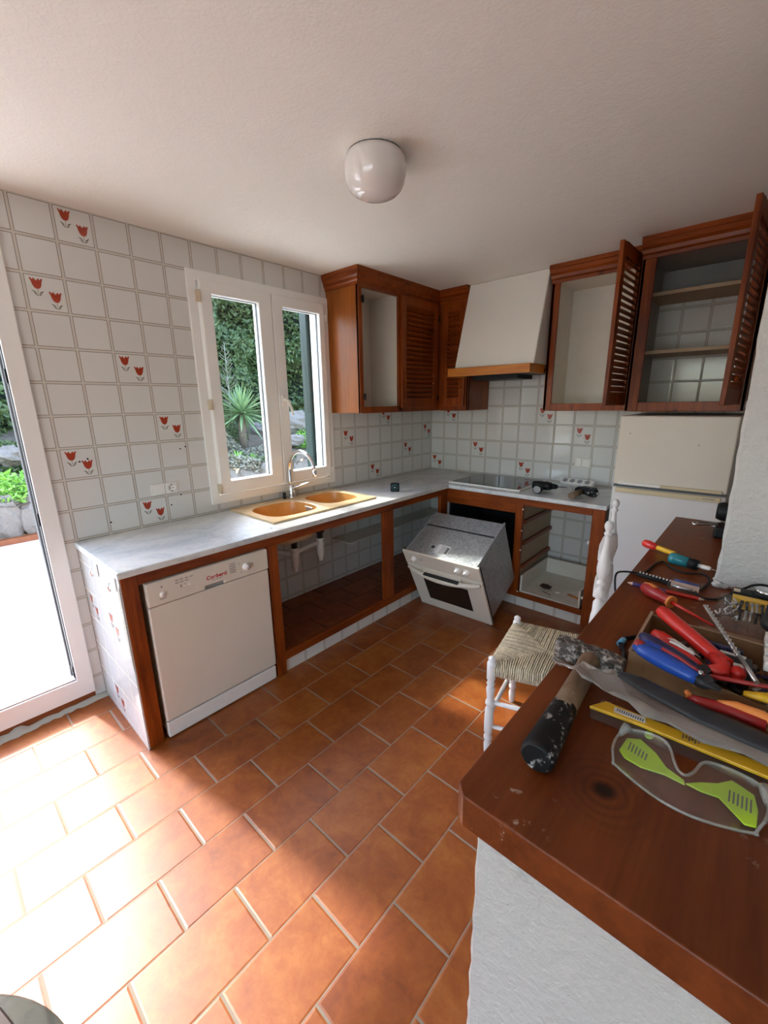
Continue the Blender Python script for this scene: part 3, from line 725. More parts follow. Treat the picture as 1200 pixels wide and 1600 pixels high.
# pale dry flower stalk behind the agave
mb = MB(); rng = random.Random(12); b0 = Vector((-5.98, 1.16, 0.86))
mb.tube([b0, b0 + Vector((0, .02, .9)), b0 + Vector((.03, .0, 1.9))], [0.02, 0.014, 0.005], 6)
for k in range(46):
    z = 0.65 + 1.2 * k / 46; a = rng.uniform(0, 6.28); L = 0.26 * (1 - k / 60); s_ = b0 + Vector((0.02 * z / 1.9, 0, z))
    mb.tube([s_, s_ + Vector((math.cos(a) * L * .6, math.sin(a) * L * .6, L * .35)), s_ + Vector((math.cos(a) * L, math.sin(a) * L, L * .9))], [0.006, 0.005, 0.003], 4)
tag(mb.build('dry_stalk', 'dry_stem'), 'pale dry flower stalk with side twigs rising behind the agave', 'plant')
for i, (x, y, L) in enumerate(((-4.35, 0.32, .26), (-4.45, 0.68, .2), (-4.6, 0.05, .22))):
    rosette('succulent', (x, y, bank_z(x, y) + .03), 26, L, 0.03, 30 + i, 'succulent_leaf', ('bright green succulent under the left window pane, the largest', 'small bright green succulent right of the largest one', 'bright green succulent left of the largest one')[i], 'plant', (0.1, 1.4))
def clump(name, cx, cy, rx, ry, h, n, size, seed, mat, label):
    mb = MB()
    def f(rng):
        a = rng.uniform(0, 6.28); r = math.sqrt(rng.random()); x = cx + rx * r * math.cos(a); y = cy + ry * r * math.sin(a)
        return (x, y, bank_z(x, y) + h * (1 - r * r * .7) * rng.random()), (0, 0, .6)
    leaves(mb, f, n, size, seed, 0, 0.45); 
    return tag(mb.build(name, mat, weld=False), label, 'plant')
clump('ground_cover', -4.35, -2.75, .42, .55, .26, 1500, .04, 40, 'succulent_leaf', 'bright green low plants on the bank seen through the door')
clump('ground_cover', -4.8, 2.3, .4, .5, .42, 1300, .035, 41, 'succulent_leaf', 'feathery green bush low behind the right window pane')
clump('ground_cover', -4.55, 1.0, .45, .5, .25, 1100, .03, 42, 'dry_stem', 'tangle of dry grass and twigs below the agave')
clump('ground_cover', -4.08, 0.15, .2, .75, .2, 1300, .04, 48, 'dry_stem', 'dry grass along the stone edge below the left window pane')
clump('ground_cover', -4.15, 0.9, .25, .5, .2, 700, .035, 46, 'hedge_leaf', 'small dark herbs at the front of the bank below the agave')
clump('ground_cover', -5.0, 0.35, .35, .4, .4, 900, .04, 47, 'dry_stem', 'pale dry grass left of the agave trunk')
clump('ground_cover', -5.9, 0.6, .6, .8, .5, 1600, .05, 44, 'hedge_leaf', 'dark leafy undergrowth behind the agave trunk')
clump('ground_cover', -5.7, 2.9, .5, .6, .5, 900, .045, 45, 'hedge_leaf', 'leafy undergrowth right of the weathered rock mound')
clump('ground_cover', -5.6, -2.2, .5, .9, .35, 1800, .05, 43, 'hedge_leaf', 'dark leafy undergrowth at the foot of the hedge beside the boulder')

# ------------------------------------------------------------------ base units, worktop
mb = MB()
mb.box(0.0, 0.574, -3.001, -2.985, 0, 0.84, 0)
def place_end(u, v, w): return (u, -3.001 - w, v)
cells(mb, [0.0, 0.600], [0.0, 0.84], -0.002, 0.004, lambda u, v: True, place_end, 1)
pe = lambda u, v, w: (u, -3.005 - w, v)
tulips(mb, 0.345, 0.48, pe, 2, 3); tulips(mb, 0.045, 0.48, pe, 2, 3); tulips(mb, 0.195, 0.03, pe, 2, 3)
mb.poly([(0.599, -3.0065, 0.80), (0.566, -3.0065, 0.79), (0.572, -3.0065, 0.70), (0.56, -3.0065, 0.60), (0.585, -3.0065, 0.45), (0.599, -3.0065, 0.40)], 4)
struct(mb.build('wall_counter_end', ['plaster', 'tile_end', 'tulip_red', 'tulip_green', 'cement'], origin=False))
base = thing('base_cabinet', (0.3, -1.6, 0), 'long pine face frame and tiled shelf of the doorless units under the sink worktop', 'cabinet')
mb = MB(); mb.box(0.574, 0.602, -2.999, -2.935, 0.0, 0.842); mb.build('post', 'wood', base, bevel=0.003)
mb = MB(); mb.box(0.574, 0.602, -2.31, -2.248, 0.0, 0.79); mb.build('post', 'wood', base, bevel=0.003)
mb = MB(); mb.box(0.574, 0.602, -1.385, -1.285, 0.135, 0.79); mb.build('post', 'wood', base, bevel=0.003)
mb = MB(); mb.box(0.574, 0.602, -0.70, -0.602, 0.135, 0.79); mb.build('post', 'wood', base, bevel=0.003)
mb = MB(); mb.box(0.574, 0.603, -2.935, -0.60, 0.79, 0.842); lab(mb.build('top_rail', 'wood_y', base, bevel=0.003), 'pine rail under the marble edge')
mb = MB(); mb.box(0.574, 0.603, -2.248, -0.60, 0.082, 0.135); mb.build('bottom_rail', 'wood_y', base, bevel=0.003)
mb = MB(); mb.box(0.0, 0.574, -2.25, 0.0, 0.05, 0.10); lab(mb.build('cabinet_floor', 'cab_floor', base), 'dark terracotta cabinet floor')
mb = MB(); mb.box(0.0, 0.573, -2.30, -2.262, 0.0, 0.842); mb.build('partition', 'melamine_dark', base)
mb = MB(); mb.box(0.555, 0.588, -2.248, -0.62, 0.0, 0.084); struct(mb.build('baseboard_left', 'tile_kick_y', origin=False))
bb = thing('base_cabinet', (1.2, -0.3, 0), 'pine face frame of the oven and drawer units below the hob', 'cabinet')
mb = MB(); mb.box(1.192, 1.248, -0.602, -0.574, 0.085, 0.79); mb.build('post', 'wood', bb, bevel=0.003)
mb = MB(); mb.box(1.712, 1.79, -0.602, -0.574, 0.0, 0.842); mb.build('post', 'wood', bb, bevel=0.003)
mb = MB(); mb.box(0.60, 1.192, -0.603, -0.574, 0.722, 0.842); mb.box(1.192, 1.712, -0.603, -0.574, 0.79, 0.842); lab(mb.build('top_rail', 'wood_h', bb, bevel=0.003), 'pine rail, wider over the oven gap')
mb = MB(); mb.box(0.60, 1.712, -0.603, -0.574, 0.075, 0.118); mb.build('bottom_rail', 'wood_h', bb, bevel=0.003)
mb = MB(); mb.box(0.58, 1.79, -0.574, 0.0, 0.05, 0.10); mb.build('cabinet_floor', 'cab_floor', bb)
mb = MB(); mb.box(1.218, 1.236, -0.574, 0.0, 0.10, 0.842); lab(mb.build('side_board', 'inner_wood', bb), 'raw board side of the drawer bay')
for z in (0.655, 0.49, 0.305):
    mb = MB(); mb.box(1.236, 1.258, -0.56, -0.02, z - 0.014, z + 0.014); lab(mb.build('drawer_runner', 'wood_y', bb, bevel=0.002), 'wooden drawer runner')
mb = MB(); mb.box(1.762, 1.79, -0.574, 0.0, 0.0, 0.842); lab(mb.build('side_panel', 'melamine_dark', bb), 'grey side panel beside the fridge')
for z in (0.6, 0.2):
    mb = MB(); mb.cyl((1.698, -0.585, z), (1.712, -0.585, z), 0.012, n=10); mb.build('screw_cap', 'white_plastic', bb)
for z in (0.76, 0.60, 0.45, 0.12):
    mb = MB(); mb.ball((1.25, -0.606, z), 0.006, 0, 8); mb.build('screw_cap', 'white_plastic', bb)
mb = MB(); mb.box(0.60, 1.80, -0.588, -0.555, 0.0, 0.076); struct(mb.build('baseboard_back', 'tile_kick_x', origin=False))
mb = MB(); mb.box(0.612, 1.19, -0.03, -0.004, 0.10, 0.842); lab(mb.build('bay_shade_back', 'dark', bb), 'dark sheet standing in for the shade behind the oven gap')  # added dark sheet, puts the shade of the empty bay into colour
mb = MB(); mb.box(0.604, 0.616, -0.574, -0.03, 0.10, 0.842); lab(mb.build('bay_shade_side', 'dark', bb), 'dark sheet standing in for the shade left of the oven gap')  # same dark stand-in for shade on the left of the bay
# abandoned drawer box in the bottom of the drawer bay
dr = thing('drawer_box', (1.48, -0.33, 0.118), 'white frontless drawer left in the bottom bay with debris in it', 'drawer')
mb = MB(); mb.box(1.262, 1.695, -0.595, -0.09, 0.118, 0.128, 0); mb.box(1.262, 1.276, -0.595, -0.09, 0.118, 0.25); mb.box(1.262, 1.695, -0.104, -0.09, 0.118, 0.25); mb.box(1.681, 1.695, -0.595, -0.09, 0.118, 0.25)
mb.build('drawer_tray', 'melamine', dr, bevel=0.002)
for k, (x, y, s, m_, nm, l) in enumerate(((1.40, -0.44, .034, 'dark_wood', 'debris_lump', 'crumbled brown lump at the left of the white drawer'), (1.50, -0.47, .014, 'white_plastic', 'plastic_plug', 'small white plastic plug lying in the drawer'))):
    mb = MB(); rock_mesh(mb, (x, y, 0.128 + s * .5), s, (1.3, .9, .5), 60 + k); tag(mb.build(nm, m_), l, 'debris')
mb = MB(); mb.box(-.055, .055, -.012, .012, 0, .006, 0, TR((1.62, -0.46, 0.129), rz=-.35)); tag(mb.build('wood_strip', 'wood_beam'), 'honey coloured wood strip lying in the drawer', 'debris')
mb = MB(); mb.tube([(1.40, -0.505, .131), (1.44, -0.52, .131), (1.475, -0.535, .131)], .0025, 6); tag(mb.build('nail', 'dark'), 'dark nail lying in the drawer', 'nail')
mb = MB(); rng = random.Random(8)
for _ in range(46):
    x = rng.uniform(1.30, 1.66); y = rng.uniform(-.58, -.40); s = rng.uniform(.001, .004); mb.ball((x, y, .129), s, 0, 6)
o = tag(mb.build('sawdust', 'inner_wood'), 'scattered crumbs and sawdust in the drawer', 'debris'); o['kind'] = 'stuff'
# marble worktop with the sink opening
mb = MB(); SX0, SX1, SY0, SY1 = 0.075, 0.475, -2.155, -1.395
def top_solid(u, v):
    if SX0 < u < SX1 and SY0 < v < SY1: return False
    return u < 0.628 or v > -0.632
cells(mb, [0.0, SX0, SX1, 0.628, 1.80], [-3.014, SY0, SY1, -0.632, 0.0], 0.842, 0.872, top_solid, lambda u, v, w: (u, v, w), 0)
wt = tag(mb.build('worktop', 'marble', bevel=0.006), 'L-shaped grey white marble worktop running under the window and the hood', 'worktop')

# ------------------------------------------------------------------ sink, tap, waste
snk = thing('kitchen_sink', (0.27, -1.78, 0.872), 'amber resin double bowl sink set in the marble under the window', 'sink')
def se(cx, cy, a, b, t, n=3.2):
    c, s = math.cos(t), math.sin(t)
    return cx + a * math.copysign(abs(c) ** (2 / n), c), cy + b * math.copysign(abs(s) ** (2 / n), s)
N = 64
def bowl_cell(mb, x0, x1, y0, y1, cx, cy, a, b, mat=0):
    T0 = [2 * math.pi * (i + .0) / N for i in range(N)]
    rect = []
    for t in T0:
        dx, dy = math.cos(t), math.sin(t)
        k = min((x1 - cx) / dx if dx > 1e-9 else (x0 - cx) / dx if dx < -1e-9 else 1e9, (y1 - cy) / dy if dy > 1e-9 else (y0 - cy) / dy if dy < -1e-9 else 1e9)
        rect.append([cx + dx * k, cy + dy * k])
    for c in ((x0, y0), (x0, y1), (x1, y0), (x1, y1)):
        i = min(range(N), key=lambda i: (rect[i][0] - c[0]) ** 2 + (rect[i][1] - c[1]) ** 2); rect[i] = list(c)
    loops = [[(p[0], p[1], 0.884) for p in rect]]
    loops.append([(*se(cx, cy, a, b, t), 0.884) for t in T0]); loops.append([(*se(cx, cy, a - .006, b - .006, t), 0.880) for t in T0])
    vs = [p for l in loops for p in l]; fs = []
    for i in range(len(loops) - 1):
        for j in range(N): q_ = i * N + j; r_ = i * N + (j + 1) % N; fs.append((q_, r_, r_ + N, q_ + N))
    mb.add(vs, fs, mat, True)
mb = MB()
RX0, RX1, RY0, RY1, YM = 0.028, 0.512, -2.198, -1.362, -1.765
bowl_cell(mb, RX0, RX1, RY0, YM, 0.285, -1.965, 0.175, 0.185); bowl_cell(mb, RX0, RX1, YM, RY1, 0.265, -1.563, 0.165, 0.165)
for a, b in (((RX0, RY0), (RX1, RY0)), ((RX1, RY0), (RX1, RY1)), ((RX1, RY1), (RX0, RY1)), ((RX0, RY1), (RX0, RY0))):
    mb.add([(*a, .884), (*b, .884), (*b, .8725), (*a, .8725)], [(0, 1, 2, 3)], 0)
lab(mb.build('sink_rim', 'resin_rim', snk), 'sand coloured rim')
for cx, cy, a, b, dpt in ((0.285, -1.965, 0.169, 0.179, 0.188), (0.265, -1.563, 0.159, 0.159, 0.180)):
    mb = MB(); T0 = [2 * math.pi * i / N for i in range(N)]; prof = ((1, 0), (.97, .03), (.93, .08), (.88, .12), (.80, .148), (.66, .162), (.4, .165), (.12, .168))
    vs = [(*se(cx, cy, a * k, b * k, t, 3.2 if k > .5 else 2), 0.8805 - z * dpt / .168) for k, z in prof for t in T0]; fs = []
    for i in range(len(prof) - 1):
        for j in range(N): q_ = i * N + j; r_ = i * N + (j + 1) % N; fs.append((q_, r_, r_ + N, q_ + N))
    # outer skin
    vo = [(*se(cx, cy, a * k + .008, b * k + .008, t, 3.2 if k > .5 else 2), 0.874 - z * dpt / .168 - .006) for k, z in prof for t in T0]; o_ = len(vs)
    fs += [tuple(reversed([i + o_ for i in f])) for f in list(fs)]
    mb.add(vs + vo, fs, 0, True)
    for i_ in range(len(fs) // 2, len(fs)): mb.mi[i_] = 1
    bw = lab(mb.build('sink_bowl', ['resin', 'resin_rim'], snk), 'amber speckled bowl')
    mb = MB(); zc = 0.8805 - dpt; mb.lathe([(0.0, zc + .004), (.02, zc + .003), (.042, zc + .004), (.045, zc + .001)], 24, 0, Matrix.Translation((cx, cy, 0)), cap=False); lab(mb.build('strainer', 'chrome', bw), 'chrome strainer')
mb = MB(); mb.box(-.036, .036, -.002, .004, -.016, .016, 0)
for k in range(5): mb.box(-.030 , .030, .004, .0055, -.013 + k * .0058, -.0105 + k * .0058, 1)
for v_ in range(len(mb.v)): mb.v[v_] = tuple(TR((0.315, -1.797, 0.851), rz=math.pi, rx=-.25) @ Vector(mb.v[v_]))
lab(mb.build('overflow_grille', ['chrome_lit', 'grey'], snk), 'chrome slotted overflow grille')
tap = thing('mixer_tap', (0.058, -1.742, 0.884), 'chrome swan neck mixer tap behind the sink', 'tap')
mb = MB(); X, Y = 0.058, -1.742
mb.lathe([(.030, .884), (.030, .890), (.024, .896), (.0215, .93), (.021, .955), (.016, .965), (.013, .972)], 24, 0, Matrix.Translation((X, Y, 0))); mb.build('tap_body', 'chrome', tap)
mb = MB(); pts = [(X - .006, Y, .955), (X - .012, Y, 1.0), (X - .012, Y, 1.06)] + [(X + .138 - .15 * math.cos(math.pi * k / 16), Y - .02 * k / 16, 1.075 + .14 * math.sin(math.pi * k / 16)) for k in range(17)] + [(X + .293, Y - .022, 1.06)]
mb.tube(pts[:-2], .0115, 14); mb.cyl(pts[-3], (X + .292, Y - .022, 1.062), .013, .013, 14); mb.build('spout', 'chrome', tap)
mb = MB(); mb.tube([(X + .005, Y + .005, .945), (X + .03, Y + .03, .962), (X + .085, Y + .075, .985), (X + .11, Y + .10, .990)], [.018, .014, .010, .006], 12, flat=.6); mb.build('lever', 'chrome', tap)
mb = MB(); mb.cyl((0.052, -1.80, .884), (0.052, -1.80, .915), .012, n=12); mb.ball((0.052, -1.80, .916), .014, 0, 10); tag(mb.build('tap_plug', 'dark'), 'small dark knob on the sink rim left of the tap', 'knob')
was = thing('waste_pipe', (0.29, -1.8, 0.48), 'white plastic twin bottle traps and pipe under the sink', 'pipe')
for cx, cy, zt in ((0.285, -1.915, .677), (0.275, -1.69, .688)):
    mb = MB(); mb.lathe([(.030, zt), (.030, zt - .03), (.020, zt - .034), (.020, zt - .075)], 16, 1, Matrix.Translation((cx, cy, 0))); mb.lathe([(.021, zt - .07), (.027, zt - .075), (.027, zt - .095), (.023, zt - .10), (.030, zt - .105), (.030, zt - .12), (.027, zt - .125), (.024, zt - .19), (.016, zt - .215), (.013, zt - .235), (.0, zt - .236)], 16, 0, Matrix.Translation((cx, cy, 0)), cap=False)
    mb.build('bottle_trap', ['white_plastic', 'dark'], was)
mb = MB(); mb.tube([(.275, -1.69, .59), (.27, -1.80, .58), (.285, -1.915, .572)], .015, 12); mb.tube([(.285, -1.915, .572), (.25, -1.95, .57), (.16, -1.99, .58), (.0, -2.02, .58)], .016, 12); mb.cyl((.0, -2.02, .58), (.014, -2.02, .58), .04, n=18); mb.build('pipe', 'white_plastic', was)
sh = thing('wall_shelf', (0.1, -0.7, 0.45), 'white shelf board on brackets inside the doorless unit under the worktop', 'shelf')
mb = MB(); mb.box(0.001, 0.21, -1.35, -0.08, 0.465, 0.475); mb.build('shelf_board', 'melamine', sh, bevel=0.002)
for y in (-1.12, -0.55):
    mb = MB(); mb.box(0.001, 0.012, y - .015, y + .015, 0.36, 0.465); mb.box(0.001, 0.15, y - .012, y + .012, 0.453, 0.465); mb.build('bracket', 'white_plastic', sh)

# ------------------------------------------------------------------ dishwasher
dw = thing('dishwasher', (0.32, -2.62, 0), 'white built-under dishwasher with a red logo at the left end of the worktop', 'dishwasher')
mb = MB(); mb.box(0.06, 0.585, -2.912, -2.325, 0.03, 0.786); mb.build('body', 'appliance', dw)
mb = MB(); mb.box(0.585, 0.612, -2.915, -2.322, 0.098, 0.672); mb.build('door', 'appliance', dw, bevel=0.006, seg=3)
mb = MB(); mb.box(0.57, 0.606, -2.915, -2.322, 0.006, 0.086); lab(mb.build('kick_plate', 'white_plastic', dw, bevel=0.006), 'white kick plate')
mb = MB(); cells(mb, [-2.915, -2.665, -2.57, -2.322], [0.676, 0.694, 0.787], 0.585, 0.617, lambda u, v: not (-2.665 < u < -2.57 and v < .694), pl); cp = mb.build('control_panel', 'appliance', dw, bevel=0.005)
mb = MB(); mb.box(0.586, 0.604, -2.665, -2.57, 0.676, 0.694); lab(mb.build('grip_recess', 'grey', cp), 'grey grip recess')
TX = Matrix.Translation((0.6175, -2.605, 0.729)) @ frame((0, 1, 0), (0, 0, 1), (1, 0, 0))
lab(text_mesh('brand_lettering', 'Corber\u00f3', 0.026, 'logo_red', TX, cp, 0.15, 0.0006, 1.12), 'red brand lettering')
mb = MB(); mb.box(.617, .6176, -2.63, -2.575, .7115, .7135)
for k in range(4): mb.box(.617, .6176, -2.795 + k * .022, -2.781 + k * .022, .764, .767)
for k in range(3): mb.box(.617, .6176, -2.795 + k * .022, -2.780 + k * .022, .752, .755)
for k in range(5): mb.box(.617, .6176, -2.53, -2.505, .762 - k * .011, .765 - k * .011); mb.box(.617, .6177, -2.536, -2.532, .762 - k * .011, .766 - k * .011)
for y, z in ((-2.755, .728), (-2.772, .728)): mb.box(.617, .6176, y - .002, y + .002, z, z + .012)
for y, z in ((-2.485, .752), (-2.478, .704), (-2.415, .738), (-2.41, .728)): mb.cyl((.617, y, z), (.6177, y, z), .0025, n=8)
mb.box(.617, .6176, -2.866, -2.84, .701, .7035); mb.cyl((.617, -2.853, .757), (.618, -2.853, .757), .0035, n=10)
mb.build('printed_marks', 'ink', cp)
mb = MB(); mb.lathe([(.021, 0), (.021, .004), (.0165, .006), (.0155, .018), (.0, .019)], 24, 0, Matrix.Translation((.617, -2.449, .727)) @ frame((0, 1, 0), (0, 0, 1), (1, 0, 0)), cap=False); mb.box(.633, .637, -2.451, -2.447, .728, .742); mb.build('programme_knob', 'white_plastic', cp)
for y in (-2.853,):
    mb = MB(); mb.lathe([(.013, 0), (.013, .002), (.011, .003), (.011, .006), (.0, .0065)], 20, 0, Matrix.Translation((.617, y, .722)) @ frame((0, 1, 0), (0, 0, 1), (1, 0, 0)), cap=False); mb.build('power_button', 'white_plastic', cp)
for y in (-2.755, -2.735):
    mb = MB(); mb.cyl((.617, y, .731), (.6195, y, .731), .006, n=14); mb.build('button', 'white_plastic', cp)

# ------------------------------------------------------------------ hob
hob = thing('ceramic_hob', (0.88, -0.3, 0.872), 'black glass hob with a white rim set in the marble below the hood', 'hob')
mb = MB(); mb.box(0.575, 1.19, -0.555, -0.055, 0.8722, 0.884); mb.build('hob_rim', 'white_plastic', hob, bevel=0.004)
mb = MB(); mb.box(0.592, 1.173, -0.535, -0.068, 0.880, 0.8865); mb.build('glass_plate', 'black_glass', hob, bevel=0.001)
# ------------------------------------------------------------------ tilted oven
ov = thing('built_in_oven', (0.661, -1.022, 0.0), 'white fronted oven pulled out of its bay and tipped forward on the floor', 'oven', rot=None, local=True)
ya_, t_ = 0.041, 0.466
ex = Vector((math.cos(ya_), math.sin(ya_), 0)); ey = Vector((-math.sin(ya_), math.cos(ya_), 0)); ez = Vector((0, 0, 1))
up = math.cos(t_) * ez - math.sin(t_) * ey; bk = math.cos(t_) * ey + math.sin(t_) * ez
ov.rotation_euler = frame(ex, bk, up).to_3x3().to_euler()
W, H = 0.595, 0.565
mb = MB(); mb.box(0, W, 0.0, 0.018, 0.445, H); fas = mb.build('fascia', 'appliance', ov, bevel=0.004)
mb = MB(); cells(mb, [0.0, 0.105, 0.475, W], [0.0, 0.115, 0.33, 0.437], 0.0, 0.02, lambda u, v: True, lambda u, v, w: (u, 0.02 - w, v)); dorr = mb.build('door', 'appliance', ov, bevel=0.006)
mb = MB(); mb.box(0.11, 0.47, -0.003, 0.004, 0.10, 0.325); lab(mb.build('door_glass', 'oven_glass', dorr, bevel=0.012, seg=3), 'dark door glass')
mb = MB()
pts = []; hh = []
for k in range(25):
    f = k / 24; x = 0.012 + (W - 0.024) * f; bow = math.sin(math.pi * f) ** 0.7
    hh.append((x, -0.004 - 0.034 * bow, 0.40 - 0.012 * bow + 0.014 * (1 - bow)))
mb.tube(hh, [0.012 + 0.011 * math.sin(math.pi * k / 24) for k in range(25)], 12, flat=.75)
mb.box(0.15, 0.445, -0.02, 0.0, 0.402, 0.425); mb.build('handle', 'appliance', dorr)
mb = MB(); mb.box(0.16, 0.435, -0.046, -0.018, 0.408, 0.4145); lab(mb.build('grip_slot', 'dark', dorr), 'dark finger slot')
for x in (0.085, 0.435, 0.50):
    mb = MB(); T = Matrix.Translation((x, 0.0, 0.505)) @ frame((1, 0, 0), (0, 0, -1), (0, -1, 0))
    mb.lathe([(.024, 0), (.023, .004), (.019, .007), (.017, .024), (.0, .025)], 22, 0, T, cap=False); mb.box(x - .004, x + .004, -.030, -.02, .49, .52); mb.build('knob', 'white_plastic', fas)
mb = MB()
for x, z in ((.14, .512), (.155, .512), (.14, .50)): mb.cyl((x, -0.001, z), (x, 0.001, z), .0035, n=8)
for x0 in (.435, .50, .085):
    for a in range(7): mb.box(x0 + .03 * math.cos(a * .8) - .001, x0 + .03 * math.cos(a * .8) + .001, -.0006, 0.001, .505 + .03 * math.sin(a * .8) - .002, .505 + .03 * math.sin(a * .8) + .002)
mb.build('printed_marks', 'ink', fas)
mb = MB(); mb.box(0.02, W - 0.02, 0.018, 0.455, 0.012, H - 0.012); 
mb.box(0.02, W - 0.02, 0.30, 0.312, H - 0.013, H - 0.006, 1)
body = lab(mb.build('steel_body', ['galv', 'dark'], ov, bevel=0.003), 'galvanised steel casing')
mb = MB(); mb.box(0.02, W - 0.02, 0.018, 0.15, H - 0.012, H - 0.007); mb.box(0.018, 0.028, 0.018, 0.46, H - 0.02, H - 0.002); mb.box(W - 0.028, W - 0.018, 0.018, 0.46, H - 0.02, H - 0.002); mb.build('top_plate', 'galv', body, bevel=0.001)
mb = MB(); mb.box(0.255, 0.33, 0.045, 0.135, H - 0.0072, H - 0.0062); mb.box(.235, .252, .05, .14, H - .0072, H - .0062)
for k in range(6): mb.box(.225, .262, .05 + k * .015, .057 + k * .015, H - .0063, H - .0058)
st = lab(mb.build('sticker', 'paper', body), 'white printed sticker')
mb = MB()
for k in range(9): mb.box(.263, .30 + .004 * (k % 3), .052 + k * .0085, .0555 + k * .0085, H - .0062, H - .0058)
mb.box(.305, .325, .06, .12, H - .0062, H - .0058); mb.build('sticker_print', 'ink', st)
mb = MB(); mb.lathe([(.014, 0), (.012, .006), (0, .007)], 14, 0, Matrix.Translation((.20, .10, H - .008)), cap=False); mb.build('vent_plug', 'dark', body)
RV = [(x, y, H - .009) for x in (.05, .2, .4, .54) for y in (.03, .15, .29, .44)] + [(W - .02, y, z) for y in (.05, .2, .35, .44) for z in (.08, .3, .5)]
for c_ in RV: mb = MB(); mb.ball(c_, .004, 0, 6); mb.build('rivet', 'steel', body)
mb = MB(); mb.box(W - 0.021, W - 0.012, 0.03, 0.16, H - .07, H - .055); mb.build('side_bracket', 'galv', body)
mb = MB(); mb.box(W - 0.021, W - 0.010, 0.30, 0.33, .40, .50); mb.build('side_bracket', 'galv', body)
for xa in (0.0, W - 0.008): mb = MB(); mb.box(xa, xa + .008, 0.018, 0.03, 0.0, H); mb.build('side_trim', 'dark', ov)

# ------------------------------------------------------------------ wall cabinets
ZB = 1.448
def louvre_door(root, T, w, h, name='louvred_door', slat=0.034, open_gap=True, mat='wood', l=None, tilt=0.0):
    """door in local x (width) / z (height), thickness along y"""
    mb = MB(); st = 0.052
    mb.box(0, st, 0, .022, 0, h, 0, T); mb.box(w - st, w, 0, .022, 0, h, 0, T); mb.box(st, w - st, 0, .022, 0, .075, 0, T); mb.box(st, w - st, 0, .022, h - .065, h, 0, T)
    d = mb.build(name, mat, root, bevel=0.003)
    mb = MB(); n = int((h - .14) / slat)
    for k in range(n):
        z = .075 + (h - .14) * (k + .5) / n
        mb.box(st - .004, w - st + .004, -.0035, .0035, -.0185, .0185, 0, T @ Matrix.Translation((0, .011, z)) @ Matrix.Rotation(R(48 if not open_gap else 38), 4, 'X'))
    mb.build('slats', mat, d); 
    if l: lab(d, l)
    return d
def cornice(root, path, out, name='cornice'):
    """stepped moulding that follows a plan path; out = outward normals per segment"""
    prof = [(0.0, 2.275), (0.010, 2.275), (0.012, 2.292), (0.026, 2.300), (0.030, 2.318), (0.046, 2.330), (0.058, 2.350), (0.066, 2.352), (0.066, 2.3765), (0.0, 2.3765)]
    mb = MB(); n = len(path); offs = []
    for i in range(n):
        if i == 0: d = Vector(out[0])
        elif i == n - 1: d = Vector(out[-1])
        else: d = Vector(out[i - 1]) + Vector(out[i])
        offs.append(d)
    K = len(prof); vs = []; fs = []
    for i, (x, y) in enumerate(path):
        for (o_, z) in prof: vs.append((x + offs[i].x * o_, y + offs[i].y * o_, z))
    for i in range(n - 1):
        for j in range(K): a = i * K + j; b = i * K + (j + 1) % K; fs.append((a, b, b + K, a + K))
    fs += [tuple(range(K)), tuple(range(n * K - 1, (n - 1) * K - 1, -1))]
    mb.add(vs, fs); return mb.build(name, 'wood_h', root)
# corner unit left of the hood
c1 = thing('wall_cabinet', (0.16, -0.65, ZB), 'corner wall cabinet between window and hood with one door missing and two louvred doors', 'cabinet')
FX = 0.318; FY = -0.345
mb = MB(); mb.box(0.0, FX, -1.30, -1.282, ZB, 2.32); lab(mb.build('side_panel', 'wood_light', c1, bevel=0.002), 'orange pine side facing the window')
mb = MB(); mb.box(0.0, FX - .02, -1.282, -0.004, ZB + .004, ZB + .02); mb.box(0.3, 0.60, FY + .02, -0.004, ZB + .004, ZB + .02); mb.build('bottom_board', 'wood_y', c1)
mb = MB(); mb.box(0.0, FX - .02, -1.282, -0.004, 2.285, 2.30); mb.box(0.3, 0.60, FY + .02, -0.004, 2.285, 2.30); mb.build('top_board', 'melamine', c1)
mb = MB(); mb.box(0.002, 0.012, -1.282, -0.002, ZB + .02, 2.285); mb.box(0.012, .60, -.012, -.002, ZB + .02, 2.285); lab(mb.build('back_board', 'melamine', c1), 'grey white inner back board')
mb = MB(); mb.box(0.012, FX - .02, -0.865, -0.85, ZB + .02, 2.285); mb.build('partition', 'melamine', c1)
mb = MB(); mb.box(0.588, 0.606, FY, -0.002, ZB, 2.32); mb.build('side_panel', 'wood', c1, bevel=0.002)
mb = MB()
mb.box(FX - .02, FX + .002, -1.30, -1.262, ZB, 2.32); mb.box(FX - .02, FX + .002, -0.880, -0.845, ZB, 2.32); mb.box(FX - .02, FX + .002, -0.42, FY, ZB, 2.32)
mb.box(FX - .02, FX + .002, -1.262, -.42, ZB, 1.492); mb.box(FX - .02, FX + .002, -1.262, -.42, 2.262, 2.32)
mb.box(FX, 0.375, FY, FY + .022, ZB, 2.32); mb.box(0.565, 0.606, FY, FY + .022, ZB, 2.32); mb.box(.375, .565, FY, FY + .022, ZB, 1.492); mb.box(.375, .565, FY, FY + .022, 2.262, 2.32)
mb.build('face_frame', 'wood', c1, bevel=0.003)
d = louvre_door(c1, Matrix.Translation((FX + .004, -0.868, 1.478)) @ frame((0, 1, 0), (-1, 0, 0), (0, 0, 1)) @ Matrix.Translation((0, -.022, 0)), 0.462, 0.795, open_gap=False)
mb = MB(); mb.ball((FX + .034, -0.845, 1.53), .012, 0, 10); mb.build('knob', 'wood', d)
d = louvre_door(c1, Matrix.Translation((0.362, FY - .024, 1.478)), 0.215, 0.795, open_gap=False)
mb = MB(); mb.ball((0.556, FY - .034, 1.62), .012, 0, 10); mb.build('knob', 'wood', d)
